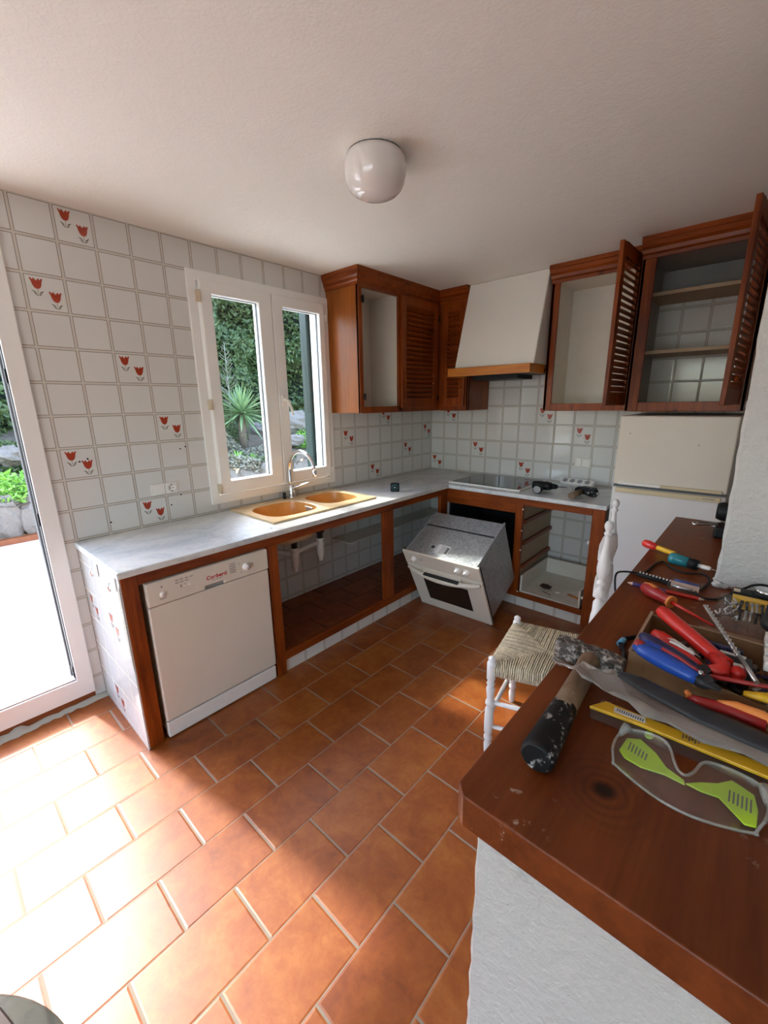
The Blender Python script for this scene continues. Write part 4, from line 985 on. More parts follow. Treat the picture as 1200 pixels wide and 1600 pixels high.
for z in (2.19, 1.56):
    mb = MB(); mb.box(FX + .002, FX + .006, -1.272, -1.245, z - .02, z + .02); mb.cyl((FX + .008, -1.258, z - .025), (FX + .008, -1.258, z + .025), .005, n=8); mb.build('hinge', 'black', c1)
for z in (2.17, 1.55):
    mb = MB(); mb.cyl((FX + .03, -0.40, z - .025), (FX + .03, -0.40, z + .025), .005, n=8); mb.build('hinge', 'black', c1)
cornice(c1, [(0.0, -1.30), (FX, -1.30), (FX, FY), (0.606, FY)], [(0, -.55), (.55, 0), (0, -1)])
# unit right of the hood
c2 = thing('wall_cabinet', (1.52, -0.18, ZB), 'empty cream lined wall cabinet right of the hood with its louvred door open', 'cabinet')
X0, X1, Y2 = 1.236, 1.795, -0.36
mb = MB(); mb.box(X0, X0 + .018, Y2, -.002, ZB, 2.32); mb.build('side_panel', 'wood', c2)
mb = MB(); mb.box(X1 - .018, X1, Y2, -.002, ZB, 2.32); mb.build('inner_side', 'melamine', c2)
mb = MB(); mb.box(X0 + .018, X0 + .024, Y2 + .02, -.002, ZB + .02, 2.30); mb.build('inner_side', 'melamine', c2)
mb = MB(); mb.box(X0 + .018, X1, Y2 + .02, -.002, ZB + .004, ZB + .02); mb.box(X0 + .018, X1, Y2 + .02, -.002, 2.285, 2.30); mb.box(X0 + .02, X1 - .018, -.014, -.002, ZB + .02, 2.285); lab(mb.build('lining', 'melamine', c2), 'cream lining boards')
mb = MB(); mb.box(X0, X0 + .052, Y2, Y2 + .022, ZB, 2.32); mb.box(X1 - .05, X1, Y2, Y2 + .022, ZB, 2.32); mb.box(X0 + .052, X1 - .05, Y2, Y2 + .022, ZB, 1.495); mb.box(X0 + .052, X1 - .05, Y2, Y2 + .022, 2.282, 2.32); mb.build('face_frame', 'wood', c2, bevel=0.003)
mb = MB()
for x, z in ((1.58, 2.14), (1.585, 1.56)): mb.cyl((x, -.0165, z), (x, -.0135, z), .006, n=10)
mb.build('screw_hole', 'hole', c2)
d = louvre_door(c2, Matrix.Translation((1.752, Y2 - .012, 1.485)) @ frame(Vector((-.04, -1, 0)).normalized(), Vector((1, -.04, 0)).normalized(), (0, 0, 1)), 0.385, 0.845, l='open louvred door standing edge-on')
for z in (1.58, 2.22):
    mb = MB(); mb.cyl((1.764, Y2 - .014, z - .03), (1.764, Y2 - .014, z + .03), .006, n=8); mb.build('hinge', 'black', d)
cornice(c2, [(X0, Y2), (X1 - .002, Y2)], [(0, -1)])
# unit over the fridge
c3 = thing('wall_cabinet', (2.08, -0.25, ZB), 'deeper wall cabinet above the fridge with two shelves and an open louvred door', 'cabinet')
X0, X1, Y3 = 1.797, 2.362, -0.50
for xa, xb, xc, xd in ((X0, X0 + .016, X0 + .016, X0 + .02), (X1 - .016, X1, X1 - .02, X1 - .016)):
    mb = MB(); mb.box(xa, xb, Y3, -.002, ZB, 2.32); mb.build('side_panel', 'wood', c3)
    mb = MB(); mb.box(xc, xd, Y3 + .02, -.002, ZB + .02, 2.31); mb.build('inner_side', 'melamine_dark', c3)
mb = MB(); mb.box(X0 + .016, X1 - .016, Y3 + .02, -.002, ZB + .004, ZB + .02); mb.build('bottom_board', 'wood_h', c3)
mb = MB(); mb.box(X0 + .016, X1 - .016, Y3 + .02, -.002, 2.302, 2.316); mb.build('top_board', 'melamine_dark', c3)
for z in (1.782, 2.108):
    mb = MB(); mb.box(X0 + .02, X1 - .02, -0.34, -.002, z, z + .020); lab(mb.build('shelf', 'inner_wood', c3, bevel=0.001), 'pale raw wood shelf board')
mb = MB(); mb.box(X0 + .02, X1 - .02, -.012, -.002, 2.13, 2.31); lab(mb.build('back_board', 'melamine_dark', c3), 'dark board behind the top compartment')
mb = MB(); mb.box(X0, X0 + .068, Y3, Y3 + .022, ZB, 2.32); mb.box(X1 - .068, X1, Y3, Y3 + .022, ZB, 2.32); mb.box(X0 + .068, X1 - .068, Y3, Y3 + .022, ZB, 1.5); mb.box(X0 + .068, X1 - .068, Y3, Y3 + .022, 2.292, 2.32); mb.build('face_frame', 'wood', c3, bevel=0.003)
d = louvre_door(c3, Matrix.Translation((2.318, Y3 - .012, 1.485)) @ frame(Vector((-.09, -1, 0)).normalized(), Vector((1, -.09, 0)).normalized(), (0, 0, 1)), 0.395, 0.855, l='open louvred door half hidden by the pillar')
mb = MB(); mb.ball((2.326, -.87, 1.60), .012, 0, 10); mb.build('knob', 'wood', d)
cornice(c3, [(X0, Y3), (X1 + .05, Y3)], [(0, -1)])
mb = MB(); mb.tube([(2.372, -.60, 1.50), (2.372, -.62, 1.50), (2.372, -.63, 1.485), (2.372, -.62, 1.47)], .004, 8); tag(mb.build('hook', 'white_plastic'), 'small white hook at the right edge of the over-fridge cabinet', 'hook')
mb = MB(); mb.box(2.362, 2.42, -0.52, -.001, 0.0, CEIL - .001); struct(mb.build('wall_nib', 'dark', origin=False)) if False else None

# ------------------------------------------------------------------ hood
hd = thing('cooker_hood', (0.91, -0.28, 1.70), 'white plastered chimney hood with a honey pine beam over the hob', 'cooker hood')
mb = MB(); hx0, hx1 = 0.609, 1.222
vs = [(hx0 - .015, -.54, 1.762), (hx1, -.54, 1.762), (hx1, 0, 1.762), (hx0 - .015, 0, 1.762), (hx0, -.375, 2.376), (hx1, -.375, 2.376), (hx1, 0, 2.376), (hx0, 0, 2.376)]
mb.add(vs, [(3, 2, 1, 0), (4, 5, 6, 7), (0, 1, 5, 4), (1, 2, 6, 5), (2, 3, 7, 6), (3, 0, 4, 7)]); mb.build('chimney', 'plaster_hood', hd, bevel=0.008)
mb = MB(); cells(mb, [0.575, 0.60, 1.20, 1.226], [-0.605, -0.58, -0.36], 1.702, 1.762, lambda u, v: not (.60 < u < 1.20 and v > -.58), lambda u, v, w: (u, v, w)); mb.build('beam', 'wood_beam', hd, bevel=0.003)
mb = MB(); mb.box(0.61, 1.20, -0.58, -0.02, 1.715, 1.74); mb.box(0.62, 1.0, -.30, -.03, 1.685, 1.715); lab(mb.build('extractor_plate', 'dark', hd), 'dark extractor underside')

# ------------------------------------------------------------------ fridge
fr = thing('fridge_freezer', (2.09, -0.3, 0), 'old white two door fridge beside the drawer unit, yellowed handle strips', 'fridge')
FX0, FX1 = 1.812, 2.365
mb = MB(); mb.box(FX0, FX1, -0.565, -0.03, 0.02, 1.425); mb.build('body', 'fridge_lo', fr, bevel=0.004)
mb = MB(); mb.box(FX0, FX1, -0.62, -0.57, 1.018, 1.425); ud = mb.build('upper_door', 'appliance', fr, bevel=0.008, seg=3)
mb = MB(); mb.box(FX0, FX1, -0.62, -0.57, 0.05, 1.002); ld = mb.build('lower_door', 'fridge_lo', fr, bevel=0.008, seg=3)
mb = MB(); mb.box(FX0 + .03, FX0 + .25, -0.634, -0.615, 1.019, 1.036); mb.build('handle_strip', 'white_plastic', ud, bevel=0.003)
mb = MB(); mb.box(FX0 + .25, FX1 - .02, -0.632, -0.615, 1.019, 1.036); lab(mb.build('handle_strip', 'yellowed', ud, bevel=0.003), 'yellowed upper strip')
mb = MB(); mb.box(FX0 + .02, FX1 - .02, -0.634, -0.615, 0.972, 1.000); hs = lab(mb.build('handle_strip', 'yellowed', ld, bevel=0.003), 'yellowed lower strip')
mb = MB(); mb.box(FX1 - .10, FX1 - .045, -0.6352, -0.634, .984, .990); mb.build('badge', 'grey', hs)
mb = MB(); mb.box(FX0 + .002, FX1 - .002, -0.60, -0.565, 1.0, 1.02); mb.build('door_seal', 'gasket', fr)
mb = MB()
for x, z in ((1.873, 1.324), (2.209, 1.272)): mb.cyl((x, -.6203, z), (x, -.6215, z), .004, n=8)
mb.build('screw_hole', 'grey', ud)
mb = MB(); mb.box(FX0, FX1, -.61, -.56, .0, .045); mb.build('plinth', 'grey', fr)

# ------------------------------------------------------------------ ceiling lamp
lp = thing('ceiling_light', (1.265, -2.145, 2.20), 'white opal glass bowl light on the ceiling', 'ceiling light')
mb = MB(); T = Matrix.Translation((1.265, -2.145, 0))
mb.lathe([(.098, 2.3765), (.108, 2.366), (.113, 2.352), (.1135, 2.332), (.112, 2.312), (.106, 2.289), (.095, 2.271), (.078, 2.257), (.055, 2.248), (.028, 2.244), (.0, 2.243)], 48, 0, T, cap=False); mb.build('glass_bowl', 'shade_glass', lp)
mb = MB(); mb.lathe([(.10, 2.377), (.10, 2.366), (.0, 2.366)], 32, 0, T, cap=False); mb.build('shadow_ring', 'dark', lp)  # dark ring standing for the shadow where the bowl meets the ceiling

# ------------------------------------------------------------------ sockets and hooks
def schuko(mb, T, r=.019):
    mb.lathe([(r + .003, .0), (r, -.001), (r - .001, -.008), (0, -.008)], 24, 1, T, cap=False)
so = thing('wall_socket', (0, -2.555, 1.07), 'double white plate with blank and socket on the tiles left of the window', 'socket')
mb = MB(); mb.box(0.0005, 0.010, -2.628, -2.556, 1.038, 1.100); mb.box(.010, .0125, -2.618, -2.566, 1.046, 1.092); mb.build('blank_plate', 'white_plastic', so, bevel=0.003)
mb = MB(); mb.box(0.0005, 0.010, -2.553, -2.485, 1.038, 1.100); p_ = mb.build('socket_plate', 'white_plastic', so, bevel=0.003)
mb = MB(); mb.lathe([(.024, .0), (.024, .003), (.020, .003), (.0195, .0005), (0, .0005)], 24, 0, Matrix.Translation((.010, -2.519, 1.069)) @ frame((0, 1, 0), (0, 0, 1), (1, 0, 0)), cap=False); mb.build('socket_well', 'white_plastic', p_)
mb = MB()
for y in (-2.527, -2.511): mb.cyl((.0105, y, 1.069), (.0112, y, 1.069), .003, n=8)
mb.box(.0105, .014, -2.521, -2.517, 1.085, 1.091); mb.box(.0105, .014, -2.521, -2.517, 1.047, 1.053); mb.build('contacts', 'dark', p_)
so = thing('wall_socket', (1.445, 0, 1.045), 'white double plate on the tiles over the power strip', 'socket')
mb = MB(); mb.box(1.385, 1.508, -0.014, -0.0005, 1.008, 1.084); mb.build('plate', 'melamine', so, bevel=0.003)
mb = MB(); mb.box(1.40, 1.436, -0.020, -0.012, 1.018, 1.074); mb.box(1.442, 1.495, -0.0175, -0.012, 1.018, 1.074); mb.build('rocker', 'white_plastic', so, bevel=0.002)
for i, x in enumerate((0.30, 0.545)):
    t = thing('towel_hook', (x, -3.007, 0.80), ('metal plate hook on the tiled counter end, nearer the wall', 'metal plate hook on the tiled counter end, nearer the corner post')[i], 'hook')
    mb = MB(); mb.box(x - .024, x + .024, -3.010, -3.0055, .775, .835); mb.build('hook_plate', 'paper', t, bevel=0.002)
    mb = MB(); mb.tube([(x, -3.010, .815), (x, -3.025, .812), (x, -3.031, .795), (x, -3.025, .778), (x, -3.019, .782)], .004, 8); mb.build('hook_prong', 'chrome', t)

# ------------------------------------------------------------------ things on the worktop
t = thing('weather_sensor', (0.46, -1.10, 0.872), 'small black square gadget standing on the marble right of the sink', 'gadget', rot=(0, 0, R(35)), local=True)
mb = MB(); mb.box(-.012, .020, -.033, .033, 0.001, .066); g_ = mb.build('case', 'black', t, bevel=0.008, seg=3)
mb = MB(); T = Matrix.Translation((.020, 0, .034)) @ frame((0, 1, 0), (0, 0, 1), (1, 0, 0)); mb.lathe([(.022, 0), (.022, .001), (.019, .001)], 24, 0, T, cap=False); mb.lathe([(.006, .0), (.005, .004), (0, .005)], 16, 1, T, cap=False); mb.build('dial', ['teal', 'steel'], g_)
t.rotation_euler = (0, 0, R(-55))
mb = MB(); mb.tube([(-.012, -.03, .02), (-.03, -.045, .018), (-.045, -.05, .02)], .003, 6); mb.build('clip', 'steel', g_)
def drill(loc, rz, label, bat=True):
    t = thing('cordless_drill', loc, label, 'drill', rot=(0, 0, rz), local=True)
    mb = MB(); T = Matrix.Translation((0, 0, .034))
    mb.tube([(-.075, 0, .036), (-.07, 0, .036), (-.03, 0, .036), (.035, 0, .036), (.06, 0, .036)], [.020, .030, .033, .032, .026], 16); mb.build('motor_body', 'black', t)
    mb = MB(); mb.tube([(-.03, -.01, .033), (-.02, -.055, .030), (-.015, -.09, .030)], [.021, .018, .020], 12, flat=.9); mb.build('grip', 'dark', t)
    mb = MB(); mb.cyl((.06, 0, .036), (.095, 0, .036), .023, .017, 16); mb.cyl((.095, 0, .036), (.105, 0, .036), .017, .009, 16); mb.build('chuck', 'black', t)
    mb = MB(); mb.cyl((.10, 0, .036), (.165, 0, .036), .003, .003, 8); lab(mb.build('drill_bit', 'dark', t), 'thin dark bit')
    return t
t = drill((1.30, -0.40, .873), R(10), 'black cordless drill lying on the marble right of the hob')
mb = MB(); mb.lathe([(.030, 0), (.032, .006), (.032, .045), (.026, .052)], 22, 0, Matrix.Translation((-.012, -.10, .030)) @ frame((1, 0, 0), (0, 0, -1), (0, -1, 0)) @ Matrix.Translation((0, 0, -.01))); mb.lathe([(.026, .0), (.022, .002), (.012, .001), (0, .003)], 18, 1, Matrix.Translation((-.012, -.142, .030)) @ frame((1, 0, 0), (0, 0, -1), (0, -1, 0)), cap=False); lab(mb.build('battery', ['black', 'grey'], t), 'round battery end with bright contacts')
ps = thing('power_strip', (1.46, -0.06, 0.872), 'white four way power strip leaning against the tiles', 'power strip', rot=(R(-50), 0, R(-3)), local=True); ps.location = (1.335, -0.13, 0.876)
mb = MB(); mb.box(0, .245, 0, .055, 0, .036); b_ = mb.build('strip_case', 'white_plastic', ps, bevel=0.006)
ps.rotation_euler = (R(38), 0, R(-6))
for k in range(4):
    mb = MB(); T = Matrix.Translation((.032 + k * .056, .0275, .036)); mb.lathe([(.023, .0005), (.021, .0015), (.0195, .0005)], 20, 0, T, cap=False); mb.lathe([(.0195, .0008), (0, .0008)], 20, 1, T, cap=False); mb.build('socket_well', ['white_plastic', 'grey'], b_)
t = thing('angle_grinder', (1.60, -0.42, .873), 'black rotary tool with a wooden grip in front of the power strip', 'power tool', rot=(0, 0, R(-15)), local=True)
mb = MB(); mb.tube([(-.075, .01, .034), (-.05, .01, .034), (.0, 0, .036), (.05, -.005, .034), (.085, -.005, .034)], [.016, .028, .024, .030, .028], 14); mb.box(-.02, .075, -.02, .02, .03, .068); mb.build('tool_body', 'spatter', t, bevel=0.003)
mb = MB(); mb.cyl((-.015, -.02, .032), (.005, -.165, .026), .020, .023, 16); lab(mb.build('wooden_grip', 'ash', t), 'worn brown wooden grip')
mb = MB(); mb.cyl((-.075, .01, .034), (-.10, .012, .034), .010, .010, 10); mb.cyl((.085, -.005, .034), (.10, -.005, .034), .010, .010, 10); mb.build('spindle', 'steel', t)
mb = MB(); mb.tube([(1.62, -.15, .876), (1.72, -.10, .876), (1.79, -.06, .876), (1.80, -.03, .9)], .003, 6); o = mb.build('cord', 'white_plastic', origin=False); o.parent = ps; o.matrix_parent_inverse = (Matrix.Translation(ps.location) @ ps.rotation_euler.to_matrix().to_4x4()).inverted()

# ------------------------------------------------------------------ chair
ch = thing('rush_chair', (1.9, -1.77, 0), 'white turned wooden chair with a woven rush seat tucked against the bar', 'chair')
CA, CB, CC, CD = Vector((1.697, -1.628, 0)), Vector((1.766, -2.018, 0)), Vector((2.045, -1.548, 0)), Vector((2.100, -1.905, 0))
def turned(p, top, zs, base_r=1.0, knob=True, lean=Vector((0, 0, 0)), name='leg'):
    mb = MB(); n = len(zs); prof = zs
    vs = []; K = 18; fs = []
    for r, z in prof:
        c = Vector((p.x, p.y, 0)) + lean * z
        for j in range(K): a = 2 * math.pi * j / K; vs.append((c.x + r * math.cos(a), c.y + r * math.sin(a), z))
    for i in range(len(prof) - 1):
        for j in range(K): a = i * K + j; b = i * K + (j + 1) % K; fs.append((a, b, b + K, a + K))
    mb.add(vs, fs, 0, True); mb.add(vs[:K], [tuple(range(K - 1, -1, -1))]); mb.add(vs[-K:], [tuple(range(K))])
    return mb.build(name, 'white_paint', ch)
LEGP = [(.010, 0), (.013, .004), (.0155, .03), (.017, .055), (.012, .075), (.018, .085), (.019, .095), (.013, .108), (.0185, .12), (.0195, .16), (.0195, .20), (.0185, .235), (.0125, .25), (.0195, .262), (.0195, .272), (.0135, .285), (.016, .31), (.019, .335), (.0135, .352), (.0185, .362), (.013, .375), (.019, .385), (.020, .455)]
KN = [(.019, .462), (.013, .467), (.0155, .474), (.016, .482), (.010, .489), (.001, .491)]
for p in (CA, CB): turned(p, .49, LEGP + KN)
POST = LEGP[:-1] + [(.0175, .40), (.018, .50), (.011, .515), (.018, .53), (.018, .56), (.0185, .70), (.0185, .80), (.011, .812), (.0105, .818), (.0185, .828), (.0195, .838), (.0185, .848), (.0095, .858), (.0095, .864), (.017, .872), (.017, .880), (.0095, .889), (.0135, .896), (.020, .915), (.0215, .935), (.020, .955), (.0155, .985), (.0115, 1.015), (.009, 1.04), (.0085, 1.055), (.0135, 1.060), (.0135, 1.066), (.0085, 1.071), (.011, 1.077), (.0150, 1.087), (.0150, 1.096), (.0105, 1.106), (.001, 1.11)]
for p, tp in ((CC, Vector((2.040, -1.515, 0))), (CD, Vector((2.112, -1.89, 0)))): turned(p, 1.11, POST, lean=(tp - p) / 1.11, name='back_post')
def bar_(a, b, z, r, name='stretcher', square=False):
    mb = MB(); a2 = Vector((a.x, a.y, z)); b2 = Vector((b.x, b.y, z)); m_ = [a2.lerp(b2, t) for t in (0, .5, 1)]
    mb.tube(m_, [r * .8, r, r * .8], 12, flat=(.6 if square else 1)); return mb.build(name, 'white_paint', ch)
for a, b, z in ((CA, CB, .20), (CC, CD, .22), (CA, CC, .15), (CA, CC, .27), (CB, CD, .15), (CB, CD, .27), (CC, CD, .405)): bar_(a, b, z, .011)
for a, b, z in ((CA, CB, .415), (CC, CD, .418), (CA, CC, .415), (CB, CD, .415)): bar_(a, b, z, .014, 'seat_rail')
for z in (.66, .82, .96):
    mb = MB(); l1 = CC + (Vector((2.040, -1.515, 0)) - CC) * z / 1.11; l2 = CD + (Vector((2.112, -1.89, 0)) - CD) * z / 1.11
    l1.z = l2.z = z; mb.tube([l1.lerp(l2, t) for t in (0, .25, .5, .75, 1)], [.022, .028, .032, .028, .022], 10, flat=.3); mb.build('back_slat', 'white_paint', ch)
mb = MB(); rng = random.Random(21)
corners = [CA, CB, CD, CC]; cen = (CA + CB + CC + CD) / 4; cen = Vector((cen.x, cen.y, .448))
for i in range(4):
    a, b = corners[i], corners[(i + 1) % 4]; e = (b - a).normalized(); outn = Vector((e.y, -e.x, 0));
    if outn.dot((a + b) / 2 - Vector((cen.x, cen.y, 0))) < 0: outn = -outn
    a1, b1 = a + e * .016, b - e * .016; L = (b1 - a1).length; n = int(L / .0082)
    for k in range(n + 1):
        t = k / n; s_ = a1.lerp(b1, t); f = 2 * min(t, 1 - t); cr = a if t < .5 else b
        end = Vector((cr.x, cr.y, .462)).lerp(cen, min(1, f * 1.0)); j = lambda q_=.0015: rng.uniform(-q_, q_)
        r = .0037 + rng.uniform(-.0005, .0008)
        pts = [Vector((s_.x, s_.y, .405)) + outn * .006, Vector((s_.x + j(), s_.y + j(), .425)) + outn * .019, Vector((s_.x + j(), s_.y + j(), .445)) + outn * .017, Vector((s_.x, s_.y, .459 + j(.001))) + outn * .004,
               Vector((s_.x, s_.y, .461)).lerp(Vector((end.x, end.y, .456)), .5) + Vector((j(), j(), j(.001))), Vector((end.x, end.y, .4515 + j(.001)))]
        mb.tube(pts, r, 6, rng.choice((0, 0, 1, 2)), cap=False)
und = [(*(c.lerp(Vector((cen.x, cen.y, 0)), .04)).to_2d(), .428) for c in corners]; mb.poly(und, 2); und2 = [(x, y, .440) for x, y, z in und]; mb.poly(und2, 2)  # browner underlay, paints the shade in the gaps between strands
lab(mb.build('rush_seat', ['rush', 'rush_pale', 'rush_brown'], ch, weld=False), 'woven straw coloured rush seat')

# ------------------------------------------------------------------ bar top
BZ = 1.045
mb = MB(); x0, x1, y0, y1 = 2.244, 3.02, -3.09, -1.402
c_ = .014
mb.prism([(x0 + c_, y0), (x1, y0), (x1, y1), (x0 + .004, y1), (x0, y1 - .004), (x0, y0 + c_)], .997, BZ)
tag(mb.build('bar_top', 'wood_bar', bevel=0.009, seg=4), 'thick dark red varnished wooden bar top covered with tools', 'bar top')

# glass table in the lower left corner
tb = thing('side_table', (1.775, -3.81, 0), 'round smoky glass side table at the lower left corner of the photo', 'table')
mb = MB(); mb.lathe([(.0, .438), (.334, .438), (.340, .442), (.340, .448), (.334, .452), (.0, .452)], 64, 0, Matrix.Translation((1.775, -3.81, 0)), cap=False); mb.build('glass_top', 'table_glass', tb)
mb = MB(); mb.lathe([(.16, 0), (.16, .02), (.05, .04), (.045, .36), (.12, .42), (.12, .437), (.0, .437)], 24, 0, Matrix.Translation((1.775, -3.81, 0)), cap=False); mb.build('pedestal', 'dark_wood', tb)
mb = MB(); mb.prism([(1.568, -3.5575), (1.72, -3.517), (1.76, -3.62), (1.60, -3.66)], .4525, .466); tag(mb.build('wooden_board', 'dark_wood', bevel=0.003), 'dark wooden board lying on the round glass table', 'board')

# ------------------------------------------------------------------ tools on the bar
def along(name, p0, p1, label, cat, group=None, roll=0.0):
    p0, p1 = Vector(p0), Vector(p1); d = p1 - p0; L = d.length
    t = thing(name, p0, label, cat, group, local=True)
    x = d.normalized(); y = Vector((0, 0, 1)).cross(x).normalized(); z = x.cross(y)
    t.rotation_euler = (frame(x, y, z) @ Matrix.Rotation(roll, 4, 'X')).to_3x3().to_euler()
    return t, L
# lump hammer
t, L = along('hammer', (2.312, -3.000, 1.068), (2.299, -2.725, 1.068), 'heavy hammer with a worn wooden handle and a plaster spattered head', 'hammer')
mb = MB(); mb.tube([(.11, 0, 0), (.16, 0, 0), (.22, 0, 0), (.27, 0, 0), (.298, 0, 0)], [.0175, .017, .0165, .018, .0175], 20, flat=1.1); mb.build('handle', 'ash', t)
mb = MB(); mb.tube([(0, 0, 0), (.004, 0, 0), (.012, 0, 0), (.05, 0, 0), (.09, 0, 0), (.118, 0, 0)], [.018, .022, .0225, .021, .0195, .0185], 20); lab(mb.build('grip', 'spatter', t), 'black rubber grip with white paint spatter')
t2 = Matrix.Translation((.335, 0, .0)); 
mb = MB()
sec = [(-.060, .016, .017), (-.052, .0185, .019), (-.022, .019, .019), (-.014, .014, .016), (.014, .015, .017), (.024, .0165, .018), (.040, .017, .014), (.048, .0175, .011), (.0515, .0175, .008)]
vs = []; fs = []
for y, a, b in sec:
    for (u, v) in ((-1, -.7), (-.7, -1), (.7, -1), (1, -.7), (1, .7), (.7, 1), (-.7, 1), (-1, .7)): vs.append((.279 + u * a, -y, .004 + v * b))
for i in range(len(sec) - 1):
    for j in range(8): a = i * 8 + j; b = i * 8 + (j + 1) % 8; fs.append((a, b, b + 8, a + 8))
fs += [tuple(range(8)), tuple(range(8 * len(sec) - 1, 8 * len(sec) - 9, -1))]
mb.add([(x, -y, z) for x, y, z in vs], [tuple(reversed(f)) for f in fs]) if False else mb.add(vs, fs)
mb.build('head', 'spatter_steel', t, bevel=0.001)
# red yellow stubby screwdriver
t, L = along('screwdriver', (2.224, -1.912, 1.060), (2.318, -1.958, 1.055), 'small screwdriver with a fat red grip and yellow shaft at the far bar edge', 'screwdriver')
mb = MB(); mb.tube([(0, 0, 0), (.004, 0, 0), (.02, 0, 0), (.038, 0, 0), (.048, 0, 0)], [.007, .012, .0135, .011, .008], 14); mb.build('handle', 'red', t)
mb = MB(); mb.cyl((-.001, 0, 0), (.003, 0, 0), .0075, .0075, 12); mb.build('end_cap', 'orange', t)
mb = MB(); mb.tube([(.046, 0, 0), (.06, 0, 0), (.10, 0, 0), (.104, 0, 0)], [.0075, .0085, .0075, .009], 12); mb.build('shaft_sleeve', 'yellow', t)
# teal tester
t, L = along('voltage_tester', (2.318, -2.030, 1.064), (2.404, -2.048, 1.060), 'stubby teal tool with a black collar and white tip', 'tester')
mb = MB(); mb.tube([(-.006, 0, 0), (-.002, 0, 0), (.01, 0, 0), (.045, 0, 0)], [.010, .0155, .0165, .0145], 16); mb.build('handle', 'teal', t)
mb = MB(); mb.cyl((.045, 0, 0), (.068, 0, 0), .0155, .0145, 16); mb.build('collar', 'black', t)
mb = MB(); mb.tube([(.068, 0, 0), (.075, 0, 0), (.078, 0, 0), (.094, 0, 0), (.096, 0, 0), (.098, 0, 0)], [.0055, .0055, .0065, .0065, .0045, .0045], 12); mb.build('tip', 'white_plastic', t)
mb = MB(); mb.cyl((.098, 0, 0), (.113, 0, 0), .001, .001, 6); mb.build('blade', 'steel', t)
# bit rack
t, L = along('bit_rack', (2.268, -2.190, 1.046), (2.346, -2.206, 1.046), 'narrow black rack of ten small screwdriver bits', 'bit rack')
mb = MB(); mb.box(-.004, L + .004, -.008, .008, 0, .009); mb.build('rail', 'black', t, bevel=0.002)
for k in range(10):
    mb = MB(); x = .003 + k * (L - .006) / 9; mb.cyl((x, 0, .007), (x, 0, .0125), .0026, .0026, 6); mb.ball((x, 0, .0125), .0018, 0, 6); mb.build('bit', 'steel', t)
# clear box
t, L = along('bit_case', (2.343, -2.214, 1.0455), (2.410, -2.222, 1.0455), 'small clear plastic case with blue and metal bits inside', 'case')
mb = MB(); mb.box(0, .066, -.022, .034, 0, .018); mb.build('case_shell', 'clear', t, bevel=0.003)
mb = MB(); mb.box(.003, .063, -.002, .001, .002, .017); mb.build('divider', 'pencil_wood', t)
mb = MB(); mb.cyl((.006, .017, .010), (.058, .017, .010), .007, .006, 12); mb.build('blue_insert', 'blue', t)
mb = MB(); mb.cyl((.01, -.012, .008), (.05, -.012, .008), .005, .005, 8); mb.build('metal_insert', 'steel', t)
# two coloured pencil
t, L = along('pencil', (2.258, -2.270, 1.050), (2.424, -2.266, 1.050), 'two coloured carpenter pencil, purple at one end and red at the other', 'pencil')
def hexa(mb, x0, x1, r0, r1, m=0): mb.tube([(x0, 0, 0), (x1, 0, 0)], [r0, r1], 6, m, True, False)
mb = MB(); hexa(mb, .012, .085, .0046, .0046); mb.build('purple_half', 'purple', t)
mb = MB(); hexa(mb, .085, L - .014, .0046, .0046); mb.build('red_half', 'red', t)
mb = MB(); hexa(mb, .0, .012, .001, .0046); hexa(mb, L - .014, L - .003, .0046, .0012); mb.build('sharpened_end', 'pencil_wood', t)
mb = MB(); hexa(mb, L - .003, L, .0012, .0002); mb.build('lead', 'red_dark', t)
# big red orange screwdriver
t, L = along('screwdriver', (2.298, -2.302, 1.063), (2.450, -2.412, 1.055), 'insulated screwdriver with red and orange handle lying before the cardboard box', 'screwdriver')
mb = MB(); mb.tube([(0, 0, 0), (.004, 0, 0), (.02, 0, 0), (.04, 0, 0), (.065, 0, 0), (.078, 0, 0), (.083, 0, 0)], [.006, .012, .0165, .0155, .0115, .013, .013], 18); h_ = mb.build('handle', 'red_dark', t)
mb = MB(); mb.tube([(.004, 0, .008), (.02, 0, .0095), (.036, 0, .0095), (.048, 0, .006)], [.005, .0085, .0085, .004], 12, flat=.9); mb.build('orange_inlay', 'orange', h_)
mb = MB(); mb.cyl((.080, 0, 0), (.086, 0, 0), .0145, .0145, 18); mb.build('guard_ring', 'orange', h_)
mb = MB(); mb.tube([(.085, 0, 0), (.10, 0, 0), (L, 0, 0)], [.0055, .0042, .0022], 10); mb.build('insulated_shaft', 'red', t)
# hex key
t = thing('hex_key', (2.322, -2.58, BZ), 'black hex key with a light blue band left of the cardboard box', 'hex key')
mb = MB(); mb.tube([(2.319, -2.600, 1.0505), (2.322, -2.575, 1.0505), (2.338, -2.552, 1.0505), (2.352, -2.545, 1.0505)], .0042, 8); mb.tube([(2.340, -2.66, 1.050), (2.332, -2.63, 1.050), (2.319, -2.600, 1.0505)], .005, 8); mb.build('key', 'black', t)
mb = MB(); mb.tube([(2.3183, -2.604, 1.0505), (2.3208, -2.583, 1.0505)], .006, 10); mb.build('blue_band', 'skyblue', t)
